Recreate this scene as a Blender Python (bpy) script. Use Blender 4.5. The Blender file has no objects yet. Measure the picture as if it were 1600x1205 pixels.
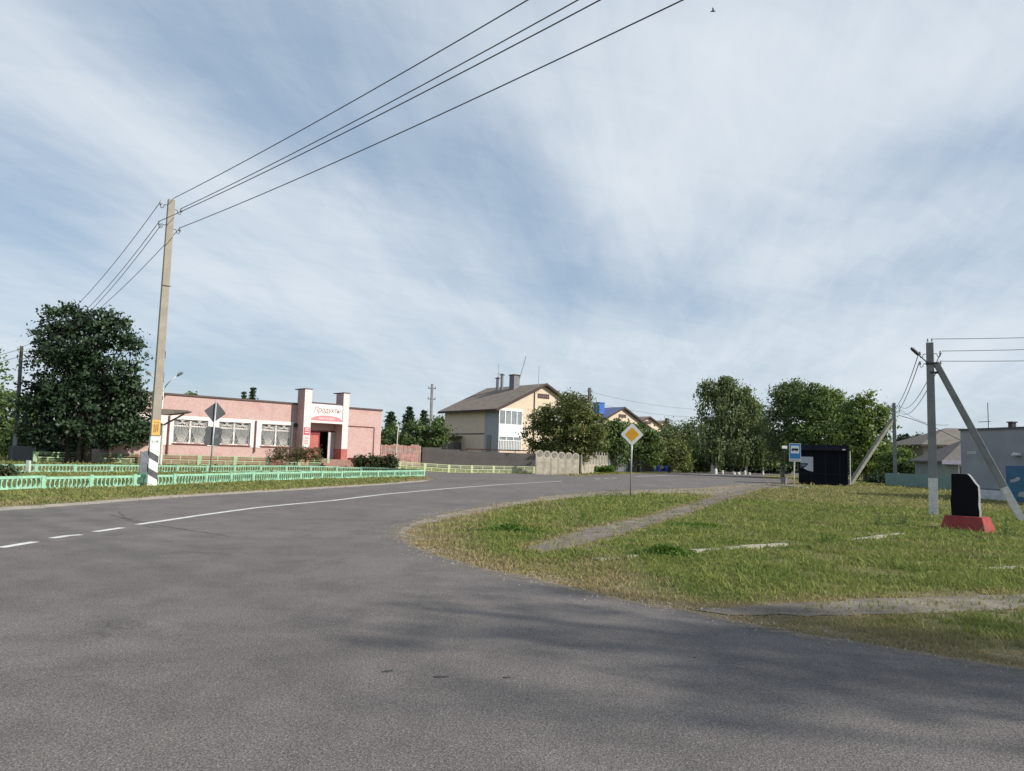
import bpy, bmesh, math, random
import numpy as np
from mathutils import Vector, Matrix
random.seed(7)
S = bpy.context.scene
COL = S.collection
# ---------------------------------------------------------------- camera
F, W, H = 1200.0, 1600.0, 1205.0
EYE = np.array([0, 0, 1.5])
_p = math.atan(112.5/1200); _r = math.atan(.028)
_R0 = np.array([1, 0, 0.]); _U0 = np.array([0, -math.sin(_p), math.cos(_p)]); FW = np.array([0, math.cos(_p), math.sin(_p)])
CR = math.cos(_r)*_R0 + math.sin(_r)*_U0
CU = math.cos(_r)*_U0 - math.sin(_r)*_R0
cd = bpy.data.cameras.new('camera'); cam = bpy.data.objects.new('camera', cd); COL.objects.link(cam)
cd.sensor_width = 36; cd.lens = 36*F/W; cd.clip_start = .05; cd.clip_end = 6000
cam.matrix_world = Matrix(((CR[0], CU[0], -FW[0], 0), (CR[1], CU[1], -FW[1], 0), (CR[2], CU[2], -FW[2], 1.5), (0, 0, 0, 1)))
S.camera = cam
S.view_settings.view_transform = 'Standard'; S.view_settings.look = 'None'
S.view_settings.exposure = 0.75; S.view_settings.gamma = 1.0
# ---------------------------------------------------------------- sun + sky
SUN_EL = math.radians(33); SUN_DIR = np.array([.93, -.36]) / math.hypot(.93, .36)
sv = Vector((SUN_DIR[0]*math.cos(SUN_EL), SUN_DIR[1]*math.cos(SUN_EL), math.sin(SUN_EL)))
sd = bpy.data.lights.new('sun', 'SUN'); sd.energy = 3.3; sd.angle = math.radians(1.2); sd.color = (1, .93, .82)
so = bpy.data.objects.new('sun', sd); COL.objects.link(so); so.location = (30, -10, 30)
so.rotation_euler = (-sv).to_track_quat('-Z', 'Y').to_euler()

class NT:
    def __init__(s, tree): s.t = tree; s.n = tree.nodes; s.l = tree.links
    def add(s, typ, **kw):
        n = s.n.new(typ)
        for k, v in kw.items():
            if k.startswith('i_'):
                key = k[2:]; key = int(key) if key.isdigit() else key.replace('_', ' ')
                s.put(n.inputs[key], v)
            else: setattr(n, k, v)
        return n
    def put(s, sock, v):
        if isinstance(v, bpy.types.NodeSocket): s.l.new(v, sock)
        elif isinstance(v, bpy.types.Node): s.l.new(v.outputs[0], sock)
        else: sock.default_value = v
    def math(s, op, a, b=None, c=None, clamp=False):
        n = s.n.new('ShaderNodeMath'); n.operation = op; n.use_clamp = clamp
        s.put(n.inputs[0], a)
        if b is not None: s.put(n.inputs[1], b)
        if c is not None: s.put(n.inputs[2], c)
        return n.outputs[0]
    def mix(s, f, a, b, mode='MIX'):
        n = s.n.new('ShaderNodeMix'); n.data_type = 'RGBA'; n.blend_type = mode
        s.put(n.inputs[0], f); s.put(n.inputs[6], a); s.put(n.inputs[7], b); return n.outputs[2]
    def ramp(s, f, stops):
        n = s.n.new('ShaderNodeValToRGB'); s.put(n.inputs[0], f); e = n.color_ramp.elements
        while len(e) > 1: e.remove(e[0])
        e[0].position = stops[0][0]; e[0].color = stops[0][1]
        for p, c in stops[1:]:
            k = e.new(p); k.color = c
        return n.outputs[0]
    def remap(s, v, a, b, c, d):
        n = s.n.new('ShaderNodeMapRange'); n.interpolation_type = 'SMOOTHSTEP'
        for i, q in enumerate((v, a, b, c, d)): s.put(n.inputs[i], q)
        return n.outputs[0]
    def noise(s, vec, scale, detail=4, rough=.55, dist=0.0):
        n = s.n.new('ShaderNodeTexNoise'); s.put(n.inputs['Vector'], vec); n.inputs['Scale'].default_value = scale
        n.inputs['Detail'].default_value = detail; n.inputs['Roughness'].default_value = rough; n.inputs['Distortion'].default_value = dist
        return n.outputs[0]

def C4(r, g, b): return (r, g, b, 1)
wd = bpy.data.worlds.new('World'); S.world = wd; wd.use_nodes = True
q = NT(wd.node_tree); q.n.clear()
sky = q.add('ShaderNodeTexSky', sky_type='NISHITA', sun_disc=False); sky.sun_elevation = SUN_EL
sky.sun_rotation = math.atan2(SUN_DIR[0], SUN_DIR[1]); sky.air_density = 1.0; sky.dust_density = 0.6; sky.ozone_density = 1.2
tc = q.add('ShaderNodeTexCoord'); sep = q.add('ShaderNodeSeparateXYZ', i_0=tc.outputs['Generated'])
zz = q.math('MAXIMUM', sep.outputs[2], 0.0); dz = q.math('ADD', zz, .13)
px_ = q.math('DIVIDE', sep.outputs[0], dz); py_ = q.math('DIVIDE', sep.outputs[1], dz)
def cvec(sx, sy, ox, oy, rot=0.0):
    c, s_ = math.cos(rot), math.sin(rot)
    xr = q.math('ADD', q.math('MULTIPLY', px_, c), q.math('MULTIPLY', py_, s_))
    yr = q.math('SUBTRACT', q.math('MULTIPLY', py_, c), q.math('MULTIPLY', px_, s_))
    n = q.n.new('ShaderNodeCombineXYZ')
    q.put(n.inputs[0], q.math('MULTIPLY_ADD', xr, sx, ox)); q.put(n.inputs[1], q.math('MULTIPLY_ADD', yr, sy, oy)); return n.outputs[0]
n1 = q.noise(cvec(1.0, .30, 3.1, 1.7, -.10), 1.0, 6, .52, .5)       # broad fans of cirrus
n2 = q.noise(cvec(2.6, .50, 7.3, 4.2, -.06), 1.0, 8, .62, .8)       # finer streaks
def dirae(x, y):
    d = CR*(x-W/2)/F-CU*(y-H/2)/F+FW; d = d/np.linalg.norm(d); return math.atan2(d[0], d[1]), math.asin(d[2])
az = q.math('ARCTAN2', sep.outputs[0], sep.outputs[1]); el = q.math('ARCSINE', sep.outputs[2])
wn = q.add('ShaderNodeTexNoise', i_Scale=2.2, i_Detail=5., i_Roughness=.6); q.put(wn.inputs['Vector'], tc.outputs['Generated'])
wsep = q.add('ShaderNodeSeparateXYZ', i_0=wn.outputs[1])
az = q.math('MULTIPLY_ADD', q.math('SUBTRACT', wsep.outputs[0], .5), .10, az); el = q.math('MULTIPLY_ADD', q.math('SUBTRACT', wsep.outputs[1], .5), .07, el)
def bank(x1, y1, x2, y2, wid, amp):
    a1, e1 = dirae(x1, y1); a2, e2 = dirae(x2, y2); ca, ce = (a1+a2)/2, (e1+e2)/2; L = math.hypot(a2-a1, e2-e1)/2+wid/1200; ux, ue = (a2-a1)/(2*L), (e2-e1)/(2*L)
    n_ = math.hypot(ux, ue); ux, ue = ux/n_, ue/n_; da = q.math('SUBTRACT', az, ca); de = q.math('SUBTRACT', el, ce)
    u = q.math('ADD', q.math('MULTIPLY', da, ux/L), q.math('MULTIPLY', de, ue/L)); w = wid/1200
    v = q.math('ADD', q.math('MULTIPLY', da, -ue/w), q.math('MULTIPLY', de, ux/w))
    r2 = q.math('ADD', q.math('POWER', q.math('ABSOLUTE', u), 3.0), q.math('MULTIPLY', v, v))
    return q.math('MULTIPLY', q.math('EXPONENT', q.math('MULTIPLY', r2, -1.0)), amp)
n4 = q.noise(cvec(7.5, 1.1, 2.3, 9.2, -.30), 1.0, 8, .66, .9)       # hair fine wisps, two directions
n5 = q.noise(cvec(2.2, 6.0, 5.3, 3.2, .50), 1.0, 7, .62, .8)
cl = q.math('ADD', q.math('MULTIPLY_ADD', n1, .70, -.35), q.math('MULTIPLY_ADD', n2, .62, -.31))
cl = q.math('ADD', cl, q.math('ADD', q.math('MULTIPLY_ADD', n4, .34, -.17), q.math('MULTIPLY_ADD', n5, .34, -.17)))
cl = q.math('ADD', cl, .40)
for bk in ((-200, -60, 330, 250, 75, .42), (230, 230, 640, 400, 55, .26), (260, 390, 620, 480, 60, .34), (640, 450, 820, 520, 22, .25), (-100, 470, 260, 500, 60, .14),
           (900, 60, 1700, 90, 150, .38), (860, 120, 1000, 330, 70, .20), (1150, 430, 1650, 300, 45, .26), (1000, 540, 1700, 500, 75, .34), (980, 300, 1250, 260, 70, .14), (560, 560, 1000, 560, 50, .12),
           (690, 180, 860, 340, 75, -.27), (150, 10, 560, 90, 85, -.24), (-60, 260, 100, 330, 80, -.26), (860, 440, 1150, 480, 40, -.28), (1420, 240, 1650, 220, 40, -.24), (230, 570, 520, 590, 50, -.34), (380, 150, 640, 250, 50, -.26)):
    cl = q.math('ADD', cl, bank(*bk))
hzw = q.remap(sep.outputs[2], .02, .22, .20, 0)
cover2 = q.remap(q.math('ADD', cl, hzw), -.12, 1.12, .12, .96)
ccol = q.add('ShaderNodeRGB'); ccol.outputs[0].default_value = (6.9, 7.45, 8.0, 1)
mute = q.mix(.55, sky.outputs[0], C4(2.5, 3.95, 5.75))
skyc = q.mix(cover2, mute, ccol.outputs[0])
bg = q.add('ShaderNodeBackground', i_0=skyc, i_1=.066)
out = q.add('ShaderNodeOutputWorld', i_0=bg.outputs[0])

# ---------------------------------------------------------------- pixel -> place helpers
def sst(t):
    t = np.clip(t, 0, 1); return t*t*(3-2*t)
def hh(x, y):
    s = -.707*(x+22.5) + .707*(y-46)
    return .36*sst(s/6)*(1-sst((x+11)/7))
def ray(x, y): return FW + CR*(x-W/2)/F - CU*(y-H/2)/F
def G(x, y):
    d = ray(x, y); t = 3.
    if d[2] < 0:
        tf = -1.5/d[2]
        P = EYE + d*tf
        if hh(P[0], P[1]) < 1e-4 and P[0] > -5: return P
    while t < 500:
        P = EYE + d*t
        if P[2] <= hh(P[0], P[1]): break
        t *= 1.002
    return P
def at(x, y, D):
    d = ray(x, y); return EYE + d*(D/d[1])
def gz(x, y): return float(hh(np.float64(x), np.float64(y)))

# ---------------------------------------------------------------- mesh helpers
class MB:
    def __init__(s): s.v = []; s.f = []; s.m = []
    def quadf(s, pts, mi=0):
        b = len(s.v); s.v += [tuple(p) for p in pts]; s.f.append(tuple(range(b, b+len(pts)))); s.m.append(mi)
    def box(s, x0, x1, y0, y1, z0, z1, mi=0, M=None):
        b = len(s.v)
        P = [Vector((x, y, z)) for z in (z0, z1) for (x, y) in ((x0, y0), (x1, y0), (x1, y1), (x0, y1))]
        if M is not None: P = [M @ p for p in P]
        s.v += [tuple(p) for p in P]
        for f in ((3, 2, 1, 0), (4, 5, 6, 7), (0, 1, 5, 4), (1, 2, 6, 5), (2, 3, 7, 6), (3, 0, 4, 7)):
            s.f.append(tuple(b+i for i in f)); s.m.append(mi)
        return s
    def prism(s, poly, d, mi=0, M=None, flip=False):
        """poly: list of (x,z) in the plane y=0, extruded to y=d"""
        n = len(poly); b = len(s.v)
        P = [Vector((x, 0, z)) for x, z in poly] + [Vector((x, d, z)) for x, z in poly]
        if M is not None: P = [M @ p for p in P]
        s.v += [tuple(p) for p in P]
        s.f.append(tuple(b+i for i in range(n))); s.m.append(mi)
        s.f.append(tuple(b+n+i for i in reversed(range(n)))); s.m.append(mi)
        for i in range(n):
            j = (i+1) % n; s.f.append((b+i, b+n+i, b+n+j, b+j)); s.m.append(mi)
        return s
    def tube(s, pts, rad, n=8, mi=0, cap=True):
        pts = [Vector(p) for p in pts]; b = len(s.v)
        if not hasattr(rad, '__len__'): rad = [rad]*len(pts)
        up = Vector((0, 0, 1)); 
        for i, p in enumerate(pts):
            a = pts[max(i-1, 0)]; c = pts[min(i+1, len(pts)-1)]; t = (c-a).normalized()
            ref = Vector((1, 0, 0)) if abs(t.z) > .9 else up
            u = t.cross(ref).normalized(); w = t.cross(u)
            for k in range(n):
                an = 2*math.pi*(k+.5)/n; s.v.append(tuple(p + (u*math.cos(an)+w*math.sin(an))*rad[i]))
        for i in range(len(pts)-1):
            for k in range(n):
                k2 = (k+1) % n; s.f.append((b+i*n+k, b+(i+1)*n+k, b+(i+1)*n+k2, b+i*n+k2)); s.m.append(mi)
        if cap:
            s.f.append(tuple(b+k for k in range(n))); s.m.append(mi)
            e = b+(len(pts)-1)*n; s.f.append(tuple(e+k for k in reversed(range(n)))); s.m.append(mi)
        return s
    def build(s, name, mats, parent=None, loc=None, bevel=0, smooth=False):
        me = bpy.data.meshes.new(name); me.from_pydata(s.v, [], s.f)
        if not isinstance(mats, (list, tuple)): mats = [mats]
        for m in mats: me.materials.append(m)
        if len(mats) > 1: me.polygons.foreach_set('material_index', s.m)
        bm = bmesh.new(); bm.from_mesh(me); bmesh.ops.recalc_face_normals(bm, faces=bm.faces)
        if bevel: bmesh.ops.bevel(bm, geom=list(bm.edges), offset=bevel, segments=1, affect='EDGES', clamp_overlap=True)
        bm.to_mesh(me); bm.free()
        if smooth: me.polygons.foreach_set('use_smooth', [True]*len(me.polygons))
        o = bpy.data.objects.new(name, me); COL.objects.link(o)
        if parent is not None: o.parent = parent
        if loc is not None: o.location = loc
        return o
def tag(o, label=None, cat=None, group=None, kind=None):
    if label: o['label'] = label
    if cat: o['category'] = cat
    if group: o['group'] = group
    if kind: o['kind'] = kind
    return o
def thing(name, label, cat, loc=(0, 0, 0), rz=0, group=None):
    o = bpy.data.objects.new(name, None); COL.objects.link(o); o.location = tuple(loc); o.rotation_euler = (0, 0, rz)
    o.empty_display_size = .3
    return tag(o, label, cat, group)
def struct(o): o['kind'] = 'structure'; return o
def raw_mesh(name, verts, faces4, mat, parent=None, tint=None, tri=False):
    me = bpy.data.meshes.new(name); k = 3 if tri else 4
    nf = len(faces4)
    me.vertices.add(len(verts)); me.vertices.foreach_set('co', np.asarray(verts, np.float32).ravel())
    me.loops.add(nf*k); me.loops.foreach_set('vertex_index', np.asarray(faces4, np.int32).ravel())
    me.polygons.add(nf); me.polygons.foreach_set('loop_start', np.arange(0, nf*k, k, dtype=np.int32))
    me.polygons.foreach_set('loop_total', np.full(nf, k, np.int32))
    me.update(calc_edges=True)
    if tint is not None:
        a = me.attributes.new('tint', 'FLOAT', 'POINT'); a.data.foreach_set('value', np.asarray(tint, np.float32))
    me.materials.append(mat)
    o = bpy.data.objects.new(name, me); COL.objects.link(o)
    if parent is not None: o.parent = parent
    return o
def text_mesh(name, txt, size, mat, parent, loc, rot, depth=.004, shear=0, bold=0, sx=1.0, align='CENTER'):
    c = bpy.data.curves.new(name, 'FONT'); c.body = txt; c.size = size; c.extrude = depth; c.shear = shear; c.offset = bold
    c.align_x = align; c.align_y = 'CENTER'
    t = bpy.data.objects.new(name+'_c', c); COL.objects.link(t)
    dg = bpy.context.evaluated_depsgraph_get(); me = bpy.data.meshes.new_from_object(t.evaluated_get(dg))
    bpy.data.objects.remove(t)
    me.name = name; me.materials.clear(); me.materials.append(mat)
    o = bpy.data.objects.new(name, me); COL.objects.link(o); o.parent = parent; o.location = loc; o.rotation_euler = rot; o.scale = (sx, 1, 1)
    return o

# ---------------------------------------------------------------- materials
MATS = {}
def C(r, g, b): return (r, g, b, 1)
def mat(name, col, rough=.8, var=.12, scale=3.0, metal=0, bump=0, bscale=30, spec=.3, fine=0, col2=None, c2amt=(.5, .7)):
    if name in MATS: return MATS[name]
    m = bpy.data.materials.new(name); m.use_nodes = True; t = NT(m.node_tree); b = t.n['Principled BSDF']
    tc = t.add('ShaderNodeTexCoord'); v = tc.outputs['Object']
    n = t.noise(v, scale, 5, .6); f = t.remap(n, .3, .7, 1-var, 1+var)
    base = t.add('ShaderNodeRGB'); base.outputs[0].default_value = C(*col); cc = base.outputs[0]
    if col2:
        n2 = t.noise(v, scale*.7, 6, .65); cc = t.mix(t.remap(n2, c2amt[0], c2amt[1], 0, 1), cc, C(*col2))
    sc = t.add('ShaderNodeVectorMath', operation='SCALE'); t.put(sc.inputs[0], cc); t.put(sc.inputs['Scale'], f)
    cc = sc.outputs[0]
    if fine:
        n3 = t.noise(v, bscale, 3, .6); s2 = t.add('ShaderNodeVectorMath', operation='SCALE'); t.put(s2.inputs[0], cc)
        t.put(s2.inputs['Scale'], t.remap(n3, .3, .7, 1-fine, 1+fine)); cc = s2.outputs[0]
    t.put(b.inputs['Base Color'], cc)
    b.inputs['Roughness'].default_value = rough; b.inputs['Metallic'].default_value = metal; b.inputs['Specular IOR Level'].default_value = spec
    if bump:
        bn = t.add('ShaderNodeBump'); bn.inputs['Strength'].default_value = bump; bn.inputs['Distance'].default_value = .02
        t.put(bn.inputs['Height'], t.noise(v, bscale, 4, .6)); t.put(b.inputs['Normal'], bn.outputs[0])
    MATS[name] = m; return m
def brick_mat(name, col, mortar, bw=.26, bh=.085, rough=.85, contrast=.06, stain=None):
    m = bpy.data.materials.new(name); m.use_nodes = True; t = NT(m.node_tree); b = t.n['Principled BSDF']
    tc = t.add('ShaderNodeTexCoord'); s = t.add('ShaderNodeSeparateXYZ', i_0=tc.outputs['Object'])
    cb = t.add('ShaderNodeCombineXYZ'); t.put(cb.inputs[0], t.math('ADD', s.outputs[0], s.outputs[1])); t.put(cb.inputs[1], s.outputs[2])
    br = t.add('ShaderNodeTexBrick'); t.put(br.inputs['Vector'], cb.outputs[0])
    br.inputs['Scale'].default_value = 1; br.inputs['Brick Width'].default_value = bw; br.inputs['Row Height'].default_value = bh
    br.inputs['Mortar Size'].default_value = .010; br.inputs['Mortar Smooth'].default_value = .3
    br.inputs['Color1'].default_value = C(*[c*(1+contrast) for c in col]); br.inputs['Color2'].default_value = C(*[c*(1-contrast) for c in col])
    br.inputs['Mortar'].default_value = C(*mortar)
    cc = br.outputs[0]
    n = t.noise(tc.outputs['Object'], .8, 6, .65); n2 = t.noise(tc.outputs['Object'], 6, 4, .6)
    if stain: cc = t.mix(t.remap(n, .5, .72, 0, .75), cc, C(*stain))
    sc = t.add('ShaderNodeVectorMath', operation='SCALE'); t.put(sc.inputs[0], cc); t.put(sc.inputs['Scale'], t.remap(n2, .3, .7, .9, 1.08))
    t.put(b.inputs['Base Color'], sc.outputs[0]); b.inputs['Roughness'].default_value = rough
    bn = t.add('ShaderNodeBump'); bn.inputs['Strength'].default_value = .5; bn.inputs['Distance'].default_value = .01
    t.put(bn.inputs['Height'], br.outputs[1]); bn.invert = True; t.put(b.inputs['Normal'], bn.outputs[0])
    MATS[name] = m; return m
def leaf_mat(name, dark, light, transl=.3, rough=.55, spec=.25):
    m = bpy.data.materials.new(name); m.use_nodes = True; t = NT(m.node_tree); b = t.n['Principled BSDF']; o = t.n['Material Output']
    a = t.add('ShaderNodeAttribute', attribute_name='tint')
    c = t.mix(a.outputs['Fac'], C(*dark), C(*light))
    t.put(b.inputs['Base Color'], c); b.inputs['Roughness'].default_value = rough; b.inputs['Specular IOR Level'].default_value = spec
    tr = t.add('ShaderNodeBsdfTranslucent'); t.put(tr.inputs[0], t.mix(1.0, c, C(1.25, 1.35, .6), 'MULTIPLY'))
    mx = t.add('ShaderNodeMixShader'); mx.inputs[0].default_value = transl; t.put(mx.inputs[1], b.outputs[0]); t.put(mx.inputs[2], tr.outputs[0])
    t.put(o.inputs[0], mx.outputs[0]); MATS[name] = m; return m

M_conc = mat('pole_concrete', (.32, .29, .245), .9, .10, 2.5, bump=.3, bscale=40, fine=.08)
M_conc2 = mat('grey_concrete', (.21, .215, .215), .9, .14, 2.5, bump=.3, bscale=40, fine=.08)
M_white = mat('white_paint', (.72, .72, .70), .7, .08, 4, fine=.05)
M_lime = mat('limewash', (.60, .59, .56), .9, .12, 5, fine=.12, bscale=20)
M_black = mat('black_paint', (.03, .03, .035), .6, .2, 5)
M_blackp = mat('worn_black_paint', (.09, .09, .10), .7, .3, 9)
M_dark = mat('dark_metal', (.045, .045, .05), .5, .2, 5, metal=.3)
M_steel = mat('galvanised_steel', (.42, .43, .45), .45, .12, 6, metal=.5)
M_greypaint = mat('grey_sheet_metal', (.10, .105, .115), .6, .15, 2)
M_wire = mat('wire', (.09, .09, .10), .6, .1, 1)
M_ins = mat('insulator_glass', (.25, .27, .28), .2, .1, 9, spec=.6)
M_green = mat('mint_green_paint', (.28, .51, .37), .6, .14, 3, fine=.08, col2=(.17, .38, .26), c2amt=(.55, .8))
M_paleg = mat('pale_green_paint', (.32, .45, .27), .7, .16, 3, fine=.08, col2=(.25, .33, .2), c2amt=(.5, .8))
M_yelg = mat('pale_yellow_green_paint', (.42, .48, .29), .7, .14, 3, fine=.08)
M_red = mat('dark_red_paint', (.26, .075, .07), .7, .16, 3)
M_wood = mat('weathered_wood', (.13, .12, .11), .9, .25, 6, bump=.3, bscale=30)
M_bark = mat('bark', (.07, .06, .05), .95, .3, 8, bump=.5, bscale=30)
M_birch = mat('birch_bark', (.42, .41, .38), .85, .1, 3, col2=(.06, .055, .05), c2amt=(.52, .56))
M_glass = mat('window_glass', (.04, .05, .055), .08, .1, 1, spec=.8)
M_dust = mat('dusty_ground', (.34, .30, .25), .95, .15, 1.2, fine=.15, bscale=25, bump=.4)
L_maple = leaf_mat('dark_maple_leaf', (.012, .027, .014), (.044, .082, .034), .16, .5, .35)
L_green = leaf_mat('green_leaf', (.03, .06, .02), (.15, .21, .07), .28)
L_light = leaf_mat('light_green_leaf', (.05, .09, .025), (.22, .28, .085), .32)
L_birch = leaf_mat('birch_leaf', (.045, .072, .033), (.20, .245, .115), .28)
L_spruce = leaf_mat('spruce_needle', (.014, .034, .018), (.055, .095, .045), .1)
L_fruit = leaf_mat('olive_leaf', (.05, .075, .024), (.20, .215, .075), .28)
L_hedge = leaf_mat('hedge_leaf', (.02, .04, .014), (.075, .085, .04), .2)
L_dry = leaf_mat('dry_stalk', (.10, .085, .045), (.19, .16, .09), .3)
L_weed = leaf_mat('weed_leaf', (.045, .10, .015), (.11, .19, .03), .35)

# ---------------------------------------------------------------- roads / ground outlines (traced, then placed on the terrain)
def Gs(pts): return [tuple(G(x, y)[:2]) for x, y in pts]
road_left = Gs([(0, 799), (100, 792), (200, 784), (300, 776.5), (400, 770.5), (500, 764.5), (600, 758), (660, 753), (682, 748.5)])
road_side = Gs([(668, 744.5), (650, 740.5)])
side_far = [(-13.5, 63.5), (-14.5, 66.0), (-9.6, 64.9), (-9.2, 64.8)]
c2line = [(-8.6, 64.6), (2.3, 74.6)]
road_rest = Gs([(905, 744.3), (925, 742.8), (960, 741.5), (1010, 740.2), (1060, 739.4)]) + [(60, 190), (120, 215), (124, 196), (75, 160)] + \
    Gs([(1197, 742.6), (1188, 747), (1232, 749.5), (1237, 753.5), (1160, 757), (1100, 762), (1000, 765.5), (919, 769.5), (850, 776), (787, 786), (694, 803), (650, 815), (628, 824), (622, 831), (626, 842), (645, 855), (675, 867), (750, 888.5), (844, 908), (937, 930), (1000, 945), (1094, 960), (1150, 974), (1262, 995), (1375, 1012), (1487, 1031), (1600, 1048)])
road_tail = [(6.2, 5.1), (14, 2.9), (45, -6), (45, -30), (-24, -30), (-17.2, -6), (-14.2, 5)]
ROAD = road_left + road_side + [(-12.2, 61.5)] + side_far + c2line + road_rest + road_tail
PATH1 = Gs([(1180, 757.5), (1140, 764), (1114, 777), (1024, 804.5), (926, 825), (870, 841), (822, 857), (850, 863), (889, 857.5), (994, 828), (1087, 798), (1145, 777), (1188, 764), (1225, 757)])
PATH2 = Gs([(1085, 954), (1225, 944), (1375, 936), (1600, 929.5)]) + [(9.0, 8.7), (16, 11.0), (16, 9.6), (8.8, 7.75)] + Gs([(1600, 952), (1412, 961), (1262, 964), (1140, 962)])
VERGE_R = Gs([(787, 784), (850, 773), (919, 766), (1000, 763), (1100, 759.5), (1180, 755), (1240, 756), (1262, 761), (1200, 764), (1160, 766), (1118, 774), (1060, 771), (975, 774), (900, 778.5), (840, 784), (787, 793), (700, 811), (655, 820), (634, 830), (636, 840), (620, 838), (614, 830), (626, 820), (650, 811), (694, 800)])
YARD = [(-30.5, 50.5), (-27, 47.6), (-14.5, 61.2), (-12.5, 63.5), (-11.0, 66.6), (-24, 53.6), (-28, 53)]

def inpoly(P, poly):
    x, y = P[:, 0], P[:, 1]; r = np.zeros(len(P), bool); n = len(poly)
    for i in range(n):
        x1, y1 = poly[i]; x2, y2 = poly[(i+1) % n]
        if y1 == y2: continue
        c = ((y1 > y) != (y2 > y)) & (x < (x2-x1)*(y-y1)/(y2-y1)+x1); r ^= c
    return r
def edist(P, poly):
    d = np.full(len(P), 1e9); n = len(poly)
    for i in range(n):
        a = np.array(poly[i]); b = np.array(poly[(i+1) % n]); ab = b-a; L = ab@ab
        if L < 1e-9: continue
        t = np.clip(((P-a)@ab)/L, 0, 1); d = np.minimum(d, np.hypot(*(P-(a+t[:, None]*ab)).T))
    return d
def ragged(poly, step, amp, seed, near=60):
    rng = np.random.RandomState(seed); out = []; n = len(poly)
    for i in range(n):
        a = np.array(poly[i]); b = np.array(poly[(i+1) % n]); L = np.hypot(*(b-a)); out.append(a)
        if min(np.hypot(*a), np.hypot(*b)) > near: continue
        k = int(L/step); nn = np.array([-(b-a)[1], (b-a)[0]])/max(L, 1e-6)
        for j in range(1, k):
            out.append(a+(b-a)*j/k + nn*rng.normal(0, amp))
    return [tuple(p) for p in out]
def sheet(name, poly, z, m, cut=0):
    from mathutils.geometry import delaunay_2d_cdt
    cv, ce, cf = delaunay_2d_cdt([Vector(p) for p in poly], [], [list(range(len(poly)))], 1, 1e-5)[:3]
    bm = bmesh.new(); vs = [bm.verts.new((v.x, v.y, 0)) for v in cv]
    for f in cf: bm.faces.new([vs[i] for i in f])
    bm.normal_update()
    if cut:
        for k in range(-16, 6):
            for ax in ((1, 0, 0), (0, 1, 0)):
                co = (k*cut, 0, 0) if ax[0] else (0, 62+k*cut, 0)
                bmesh.ops.bisect_plane(bm, geom=bm.verts[:]+bm.edges[:]+bm.faces[:], plane_co=co, plane_no=ax)
    for v in bm.verts: v.co.z = gz(v.co.x, v.co.y)+z
    for f in bm.faces:
        if f.normal.z < 0: f.normal_flip()
    me = bpy.data.meshes.new(name); bm.to_mesh(me); bm.free(); me.materials.append(m)
    o = bpy.data.objects.new(name, me); COL.objects.link(o); return struct(o)

# ground sheet
xs = np.concatenate([-np.geomspace(60, 2500, 22)[::-1], np.arange(-59, 45, .6), np.geomspace(45.5, 2500, 24)])
ys = np.concatenate([-np.geomspace(20, 2500, 14)[::-1], np.arange(-19, 3, 2.0), np.arange(3.5, 80, .6), np.geomspace(80.5, 2500, 26)])
gx, gy = np.meshgrid(xs, ys); PV = np.stack([gx.ravel(), gy.ravel()], 1)
ZV = hh(PV[:, 0], PV[:, 1])
nx, ny = len(xs), len(ys); ii = (np.arange(ny-1)[:, None]*nx+np.arange(nx-1)[None, :]).ravel()
FV = np.stack([ii, ii+1, ii+nx+1, ii+nx], 1)
dE = edist(PV, ROAD); dP = np.minimum(edist(PV, PATH1), edist(PV, PATH2))
dry = np.clip(1-np.minimum(dE/1.1, dP/.5), 0, 1)
gm = bpy.data.materials.new('grassland'); gm.use_nodes = True; t = NT(gm.node_tree); b = t.n['Principled BSDF']
tcn = t.add('ShaderNodeTexCoord'); v = tcn.outputs['Object']; a = t.add('ShaderNodeAttribute', attribute_name='tint')
nA = t.noise(v, .35, 5, .6); nB = t.noise(v, 3.5, 6, .65); nC = t.noise(v, 25, 4, .7)
gcol = t.mix(t.remap(nA, .35, .65, 0, 1), C(.11, .125, .04), C(.19, .18, .08))
gcol = t.mix(t.remap(nB, .45, .7, 0, .8), gcol, C(.23, .19, .12))
gcol = t.mix(t.math('MULTIPLY', a.outputs['Fac'], t.remap(nB, .3, .6, .5, 1)), gcol, C(.27, .22, .155))
sc = t.add('ShaderNodeVectorMath', operation='SCALE'); t.put(sc.inputs[0], gcol); t.put(sc.inputs['Scale'], t.remap(nC, .3, .7, .6, 1.25))
t.put(b.inputs['Base Color'], sc.outputs[0]); b.inputs['Roughness'].default_value = 1; b.inputs['Specular IOR Level'].default_value = .05
bn = t.add('ShaderNodeBump'); bn.inputs['Strength'].default_value = .8; bn.inputs['Distance'].default_value = .05; t.put(bn.inputs['Height'], nC); t.put(b.inputs['Normal'], bn.outputs[0])
struct(raw_mesh('ground', np.stack([PV[:, 0], PV[:, 1], ZV], 1), FV, gm, tint=dry))

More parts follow.
